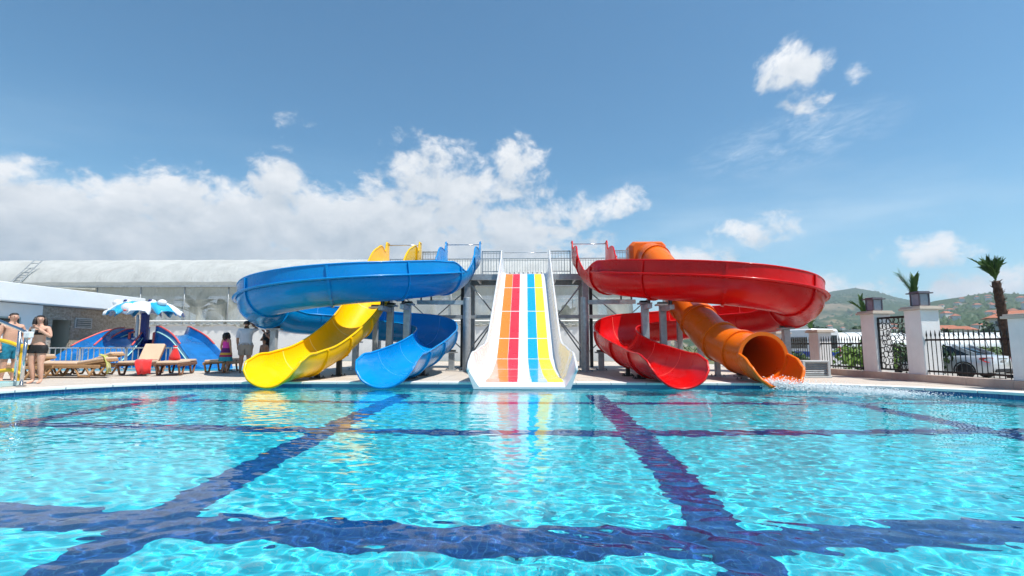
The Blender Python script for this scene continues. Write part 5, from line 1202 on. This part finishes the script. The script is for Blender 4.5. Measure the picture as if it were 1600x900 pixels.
def person(label, loc, rz, H, skin, arms, legs=None, build=1.0, clothes=(), hair='short', head_turn=0.0, lean=0.0, female=False):
    """arms: ((elbow),(wrist)) for right (-x) and left (+x), in fractions of the height; the figure faces -y"""
    o = thing('person', label, 'person', loc, rz)
    V = [(0, 0, .515), (0, .008, .585), (0, .004, .66), (0, .006, .735), (0, .010, .80), (0, .008, .835), (0, 0, .872), (0, -.006, .905), (0, -.004, .945), (0, 0, .972)]
    Rd = [.078, .068 if female else .076, .070 if female else .080, .080, .066, .036, .036, .052, .056, .030]; E_ = [(i, i + 1) for i in range(9)]
    def add(p, r, to): V.append(p); Rd.append(r); E_.append((to, len(V) - 1)); return len(V) - 1
    ctrl = {}
    for si, s_ in enumerate((-1, 1)):
        el, wr = arms[si]
        sh = add((s_ * .098, .010, .795), .036, 4); e = add(el, .0245, sh); 
        m_ = tuple(.5 * (a + b) for a, b in zip(el, wr)); f_ = add(m_, .0225, e); w = add(wr, .015, f_); ctrl[('arm', s_)] = ((s_ * .098, .010, .795), el, wr)
        kn, an = (legs[si] if legs else ((s_ * .058, -.012, .285), (s_ * .060, .018, .045)))
        hp = add((s_ * .052, .004, .475), .066, 0); t_ = add(tuple(.5 * (a + b) for a, b in zip((s_ * .052, .004, .475), kn)), .054, hp); k_ = add(kn, .036, t_)
        cf = add(tuple(.62 * a + .38 * b for a, b in zip(kn, an)), .037, k_); a_ = add(an, .021, cf); b_ = add((an[0] + s_ * .008, an[1] - .045, .020), .019, a_); add((an[0] + s_ * .014, an[1] - .098, .013), .013, b_)
    V = [(x * build if abs(x) < .06 else x + (build - 1) * .06 * (1 if x > 0 else -1), y_, z) for x, y_, z in V]; Rd = [r * (build if i not in (6, 7, 8, 9) else 1) for i, r in enumerate(Rd)]
    me = skin_mesh(V, E_, Rd, 0)
    co = np.zeros(len(me.vertices) * 3); me.vertices.foreach_get('co', co); co = co.reshape(-1, 3)
    armd = np.full(len(co), 9.0)
    for s_ in (-1, 1):
        a, b, c = (np.array(q) for q in ctrl[('arm', s_)])
        for p, q in ((a, b), (b, c)):
            t = np.clip(((co - p) @ (q - p)) / ((q - p) @ (q - p)), 0, 1); armd = np.minimum(armd, np.linalg.norm(co - (p + t[:, None] * (q - p)), axis=1))
    tor = (co[:, 2] > .47) & (co[:, 2] < .83) & (armd > .05)
    k = np.clip((co[:, 2] - .44) / .06, 0, 1) * np.clip((.84 - co[:, 2]) / .06, 0, 1) * np.clip((armd - .03) / .03, 0, 1)
    co[:, 0] *= 1 + .22 * k; co[:, 1] *= 1 - .12 * k
    if female:
        for s_ in (-1, 1):
            d = np.linalg.norm(co - np.array((s_ * .045, -.075, .725)), axis=1); co[:, 1] -= .028 * np.exp(-(d / .035) ** 2)
    hd = co[:, 2] > .865                      # head: narrower, longer, with jaw, brow and nose
    z = co[:, 2]; co[hd, 0] *= .88; co[hd, 1] *= 1.06
    d = np.linalg.norm((co - np.array((0, -.068, .912))) * np.array((1.6, 1, .9)), axis=1); co[:, 1] -= np.where(hd, .020 * np.exp(-(d / .016) ** 2), 0)
    ct, st = math.cos(head_turn), math.sin(head_turn); hx, hy = co[hd, 0].copy(), co[hd, 1].copy(); co[hd, 0], co[hd, 1] = hx * ct - hy * st, hx * st + hy * ct
    co[:, 1] -= lean * np.clip(co[:, 2] - .5, 0, 1)
    me.vertices.foreach_set('co', (co * H).ravel()); me.update()
    # hands and ears joined to the same body
    ex = MB()
    for si, s_ in enumerate((-1, 1)):
        el, wr = (Vector(q) for q in arms[si]); d = (wr - el).normalized(); u = d.cross(Vector((0, 1, 0))); u = u.normalized() if u.length > .1 else Vector((1, 0, 0)); n = d.cross(u)
        ex.tube([(wr - d * .012) * H, (wr + d * .012) * H, (wr + d * .045) * H], [.016 * H, .021 * H, .018 * H], 8)
        for q, ln in ((-1.5, .036), (-.5, .043), (.5, .041), (1.5, .032)):
            b = wr + d * .042 + u * q * .0085; ex.tube([b * H, (b + d * ln * .5 + n * .004) * H, (b + d * ln * .85 + n * .016) * H], [.0052 * H, .005 * H, .0036 * H], 6)
        b = wr + d * .012 - u * s_ * .016; ex.tube([b * H, (b + d * .018 - u * s_ * .014) * H, (b + d * .036 - u * s_ * .017 + n * .008) * H], [.0062 * H, .0056 * H, .004 * H], 6)
        ear = Vector((s_ * .053, .004, .915)); ear = Vector((ear.x * ct - ear.y * st, ear.x * st + ear.y * ct - lean * .415, ear.z)); ex.ball(ear * H, (.010 * H, .012 * H, .019 * H), 7, 5)
    nv = len(me.vertices); vs_ = [tuple(v.co) for v in me.vertices] + ex.v; fs = [tuple(p.vertices) for p in me.polygons]; nf = len(fs); fs += [tuple(i + nv for i in f) for f in ex.f]
    bm_ = MB(); bm_.add(vs_, fs); body = part('body', bm_, skin, o, smooth=True)
    co = co * 1.0; base_me = me; nor = np.zeros(nv * 3); me.vertices.foreach_get('normal', nor); nor = nor.reshape(-1, 3)
    def dist(p, q):
        p, q = np.array(p), np.array(q); t = np.clip(((co - p) @ (q - p)) / ((q - p) @ (q - p)), 0, 1); return np.linalg.norm(co - (p + t[:, None] * (q - p)), axis=1)
    zz = co[:, 2]
    tors = np.minimum(dist((0, 0, .50), (0, .005, .80)) / .085, np.minimum(dist((-.055, 0, .48), (-.058, 0, .06)), dist((.055, 0, .48), (.058, 0, .06))) / .055); arm = (armd / .034) < tors
    uparm = np.minimum(*[dist(ctrl[('arm', q)][0], (np.array(ctrl[('arm', q)][0]) * .35 + np.array(ctrl[('arm', q)][1]) * .65)) for q in (-1, 1)]) < .05
    R_ = {'briefs': (.455, .565, 0), 'shorts': (.33, .56, 0), 'hotpants': (.43, .55, 0), 'bikini_top': (.695, .765, 0), 'top': (.55, .81, 0), 'shirt': (.515, .83, 1), 'trousers': (.06, .565, 0)}
    def shell(name, sel, off, mt, lo=None, hi=None):
        keep = [p for p in base_me.polygons if all(sel[i] for i in p.vertices)]
        if not keep: return None
        idx = sorted({i for p in keep for i in p.vertices}); mp = {v: i for i, v in enumerate(idx)}; mb = MB()
        mb.add([tuple((co[i] + nor[i] * off) * H) for i in idx], [tuple(mp[i] for i in p.vertices) for p in keep]); ob = part(name, mb, mt, o, smooth=True, fixn=False)
        if lo is not None:
            bm = bmesh.new(); bm.from_mesh(ob.data)
            for zc, sg in ((lo, -1), (hi, 1)):
                bmesh.ops.bisect_plane(bm, geom=bm.verts[:] + bm.edges[:] + bm.faces[:], plane_co=(0, 0, zc * H), plane_no=(0, 0, sg), clear_outer=True)
            bm.to_mesh(ob.data); bm.free()
        return ob
    for nm, key, off, mt in clothes:
        lo, hi, sl = R_[key]; sel = (zz > lo - .06) & (zz < hi + .06) & ((~arm) | (uparm if sl else False)); shell(nm, sel, off, mt, lo, hi)
    lz = lean * (zz - .5) * (zz > .5); hy0 = co[:, 1] + lz; fwd = -(co[:, 0] * -st + hy0 * ct) if True else 0
    cap = (zz > .865) & ((zz > .952) | ((fwd < .020) & (zz > .932)) | ((fwd < -.004) & (zz > .905)))
    hr_ = shell('hair', cap, .011, M['hair'])
    dirf = Vector((st, -ct, 0)); off_l = Vector((0, -lean * .42, 0))
    if hair == 'long':
        mb = MB(); b = off_l - dirf * .038
        mb.tube([(b + Vector((0, 0, .955))) * H, (b - dirf * .016 + Vector((0, 0, .90))) * H, (b - dirf * .014 + Vector((0, 0, .84))) * H, (b - dirf * .010 + Vector((0, 0, .785))) * H], [.046 * H, .068 * H, .066 * H, .030 * H], 10)
        for q in (-1, 1):
            w_ = Vector((ct, st, 0)) * q; c_ = off_l + w_ * .047 + dirf * .008
            mb.tube([(c_ + Vector((0, 0, .955))) * H, (c_ + w_ * .012 + Vector((0, 0, .905))) * H, (c_ + w_ * .016 + dirf * .006 + Vector((0, 0, .85))) * H, (c_ + w_ * .006 + dirf * .012 + Vector((0, 0, .80))) * H], [.014 * H, .024 * H, .026 * H, .008 * H], 8)
        part('long_hair', mb, M['hair'], o, smooth=True)
    for s_ in (-1, 1):
        sd = Vector((ct, st, 0)); e = off_l + dirf * .054 + sd * s_ * .020 + Vector((0, 0, .926)); part('eye', MB().ball(e * H,   .0052 * H, 7, 5), M['eye'], o, smooth=True)
    part('mouth', MB().ball((off_l + dirf * .056 + Vector((0, 0, .886))) * H, (.014 * H, .008 * H, .0045 * H), 8, 5), M['lips'], o, smooth=True)
    bpy.data.meshes.remove(me)
    return o
hang = lambda s_, b=0.0: ((s_ * .135, .02, .635), (s_ * .130, -.02 - b, .49))
person('woman in black two-piece swimwear with long dark hair, standing by the steel handrail', (-11.85, 11.95, .003), R(12), 1.66, M['skin_pale'],
       (((-.140, .015, .655), (-.06, -.10, .645)), ((.150, .0, .66), (.045, -.105, .79))), (((-.050, -.02, .285), (-.030, .02, .045)), ((.062, -.02, .285), (.070, .01, .045))), 1.05,
       (('shorts', 'hotpants', .012, M['black_cloth']), ('bikini_top', 'bikini_top', .010, M['black_cloth'])), 'long', R(28), .0, True)
person('bare-chested man with dark hair in turquoise shorts at the left edge', (-12.85, 12.25, .003), R(72), 1.74, M['skin_pale'], (hang(-1), ((.14, .0, .65), (.11, -.09, .54))), None, 1.10,
       (('shorts', 'shorts', .016, M['cyan_cloth']), ('waistband', 'briefs', .020, M['yellow_plastic'])) if False else (('shorts', 'shorts', .016, M['cyan_cloth']),), 'short', 0, .02)
man = person('man in pale polo shirt and khaki shorts, hand at his brow, seen from behind', (-9.5, 16.8, .003), R(200), 1.76, M['skin'], (((-.175, -.05, .83), (-.055, -.10, .945)), hang(1)), None, 1.08,
       (('shirt', 'shirt', .016, M['white_cloth']), ('shorts', 'shorts', .016, M['khaki'])), 'short', 0)
girl = person('girl in a striped pink sundress standing beside the man in the polo shirt', (-10.0, 16.55, .003), R(170), 1.36, M['skin'], (hang(-1), hang(1)), None, .95, (), 'long', 0, 0, True)
H_ = 1.36
rings = [(.80, .068, .05, 'a'), (.745, .085, .066, 'a'), (.70, .084, .066, 'b'), (.66, .08, .064, 'b'), (.60, .088, .072, 'b'), (.545, .108, .092, 'c'), (.49, .125, .108, 'c'), (.44, .137, .12, 'd'), (.39, .148, .13, 'e'), (.35, .156, .137, 'f'), (.29, .166, .145, 'f')]
cols = {'a': (.62, .09, .22), 'b': (.74, .05, .40), 'c': (.14, .02, .16), 'd': (.70, .40, .05), 'e': (.36, .02, .10), 'f': (.03, .34, .42)}; dm = {k: mat('dress_' + k, c, .85, vary=.1, vscale=14) for k, c in cols.items()}; keys = list(cols)
mb = MB(); n = 28
for z, a, b, k in rings: mb.v += [(math.cos(q) * a * H_ * (1 + .05 * math.sin(q * 7) * (.8 - z)), (math.sin(q) * b + .006) * H_, z * H_) for q in [2 * math.pi * i / n for i in range(n)]]
for i in range(len(rings) - 1):
    for k in range(n): mb.f.append((i * n + k, i * n + (k + 1) % n, (i + 1) * n + (k + 1) % n, (i + 1) * n + k)); mb.mi.append(keys.index(rings[i + 1][3]))
part('dress', mb, [dm[k] for k in keys], girl, smooth=True)
for s_ in (-1, 1): part('strap', MB().tube([(s_ * .045 * H_, -.055 * H_, .79 * H_), (s_ * .05 * H_, .0, .842 * H_), (s_ * .03 * H_, .068 * H_, .79 * H_)], .008 * H_, 6), dm['b'], girl, smooth=True)
person('woman in black top standing behind the mouth of the yellow slide', (-9.45, 18.1, .003), R(-25), 1.66, M['skin'], (((-.15, -.02, .66), (-.05, -.11, .66)), ((.15, -.01, .66), (.02, -.10, .83))), None, 1.0, (('top', 'top', .012, M['black_cloth']), ('trousers', 'trousers', .012, M['black_cloth'])), 'short', R(-10), 0, True)
person('small child in front of the woman in the black top', (-9.3, 17.6, .003), R(-10), 1.12, M['skin'], (hang(-1), hang(1)), None, 1.05, (('shorts', 'shorts', .014, M['red_cloth']),), 'short', 0)
ph = thing('cup', 'small pale cup held at the chest of the woman in black swimwear', 'cup', (-11.80, 11.745, 1.19), R(12)); part('cup_body', MB().lathe([(.028, 0), (.036, .10), (.038, .105), (.034, .10)], n=12), M['kid_white'], ph, smooth=True)

# ------------------------------------------------------------------ the air
hz = MB().box((0, 0, 0), (9300, 9300, 290)); hb = part('haze', hz, None, None, loc=(0, 0, 139))
hm = bpy.data.materials.new('haze'); hm.use_nodes = True; t_ = hm.node_tree; t_.nodes.clear(); g_ = G(t_); pv = g_.node('ShaderNodeVolumePrincipled'); pv.inputs['Color'].default_value = (.70, .84, 1, 1); pv.inputs['Density'].default_value = 2.1e-4; pv.inputs['Anisotropy'].default_value = .2
g_.l.new(pv.outputs[0], g_.node('ShaderNodeOutputMaterial').inputs['Volume']); hb.data.materials.clear(); hb.data.materials.append(hm); tag(hb, kind='stuff'); tag(hb, 'thin bluish haze filling the air over the plain', 'haze')
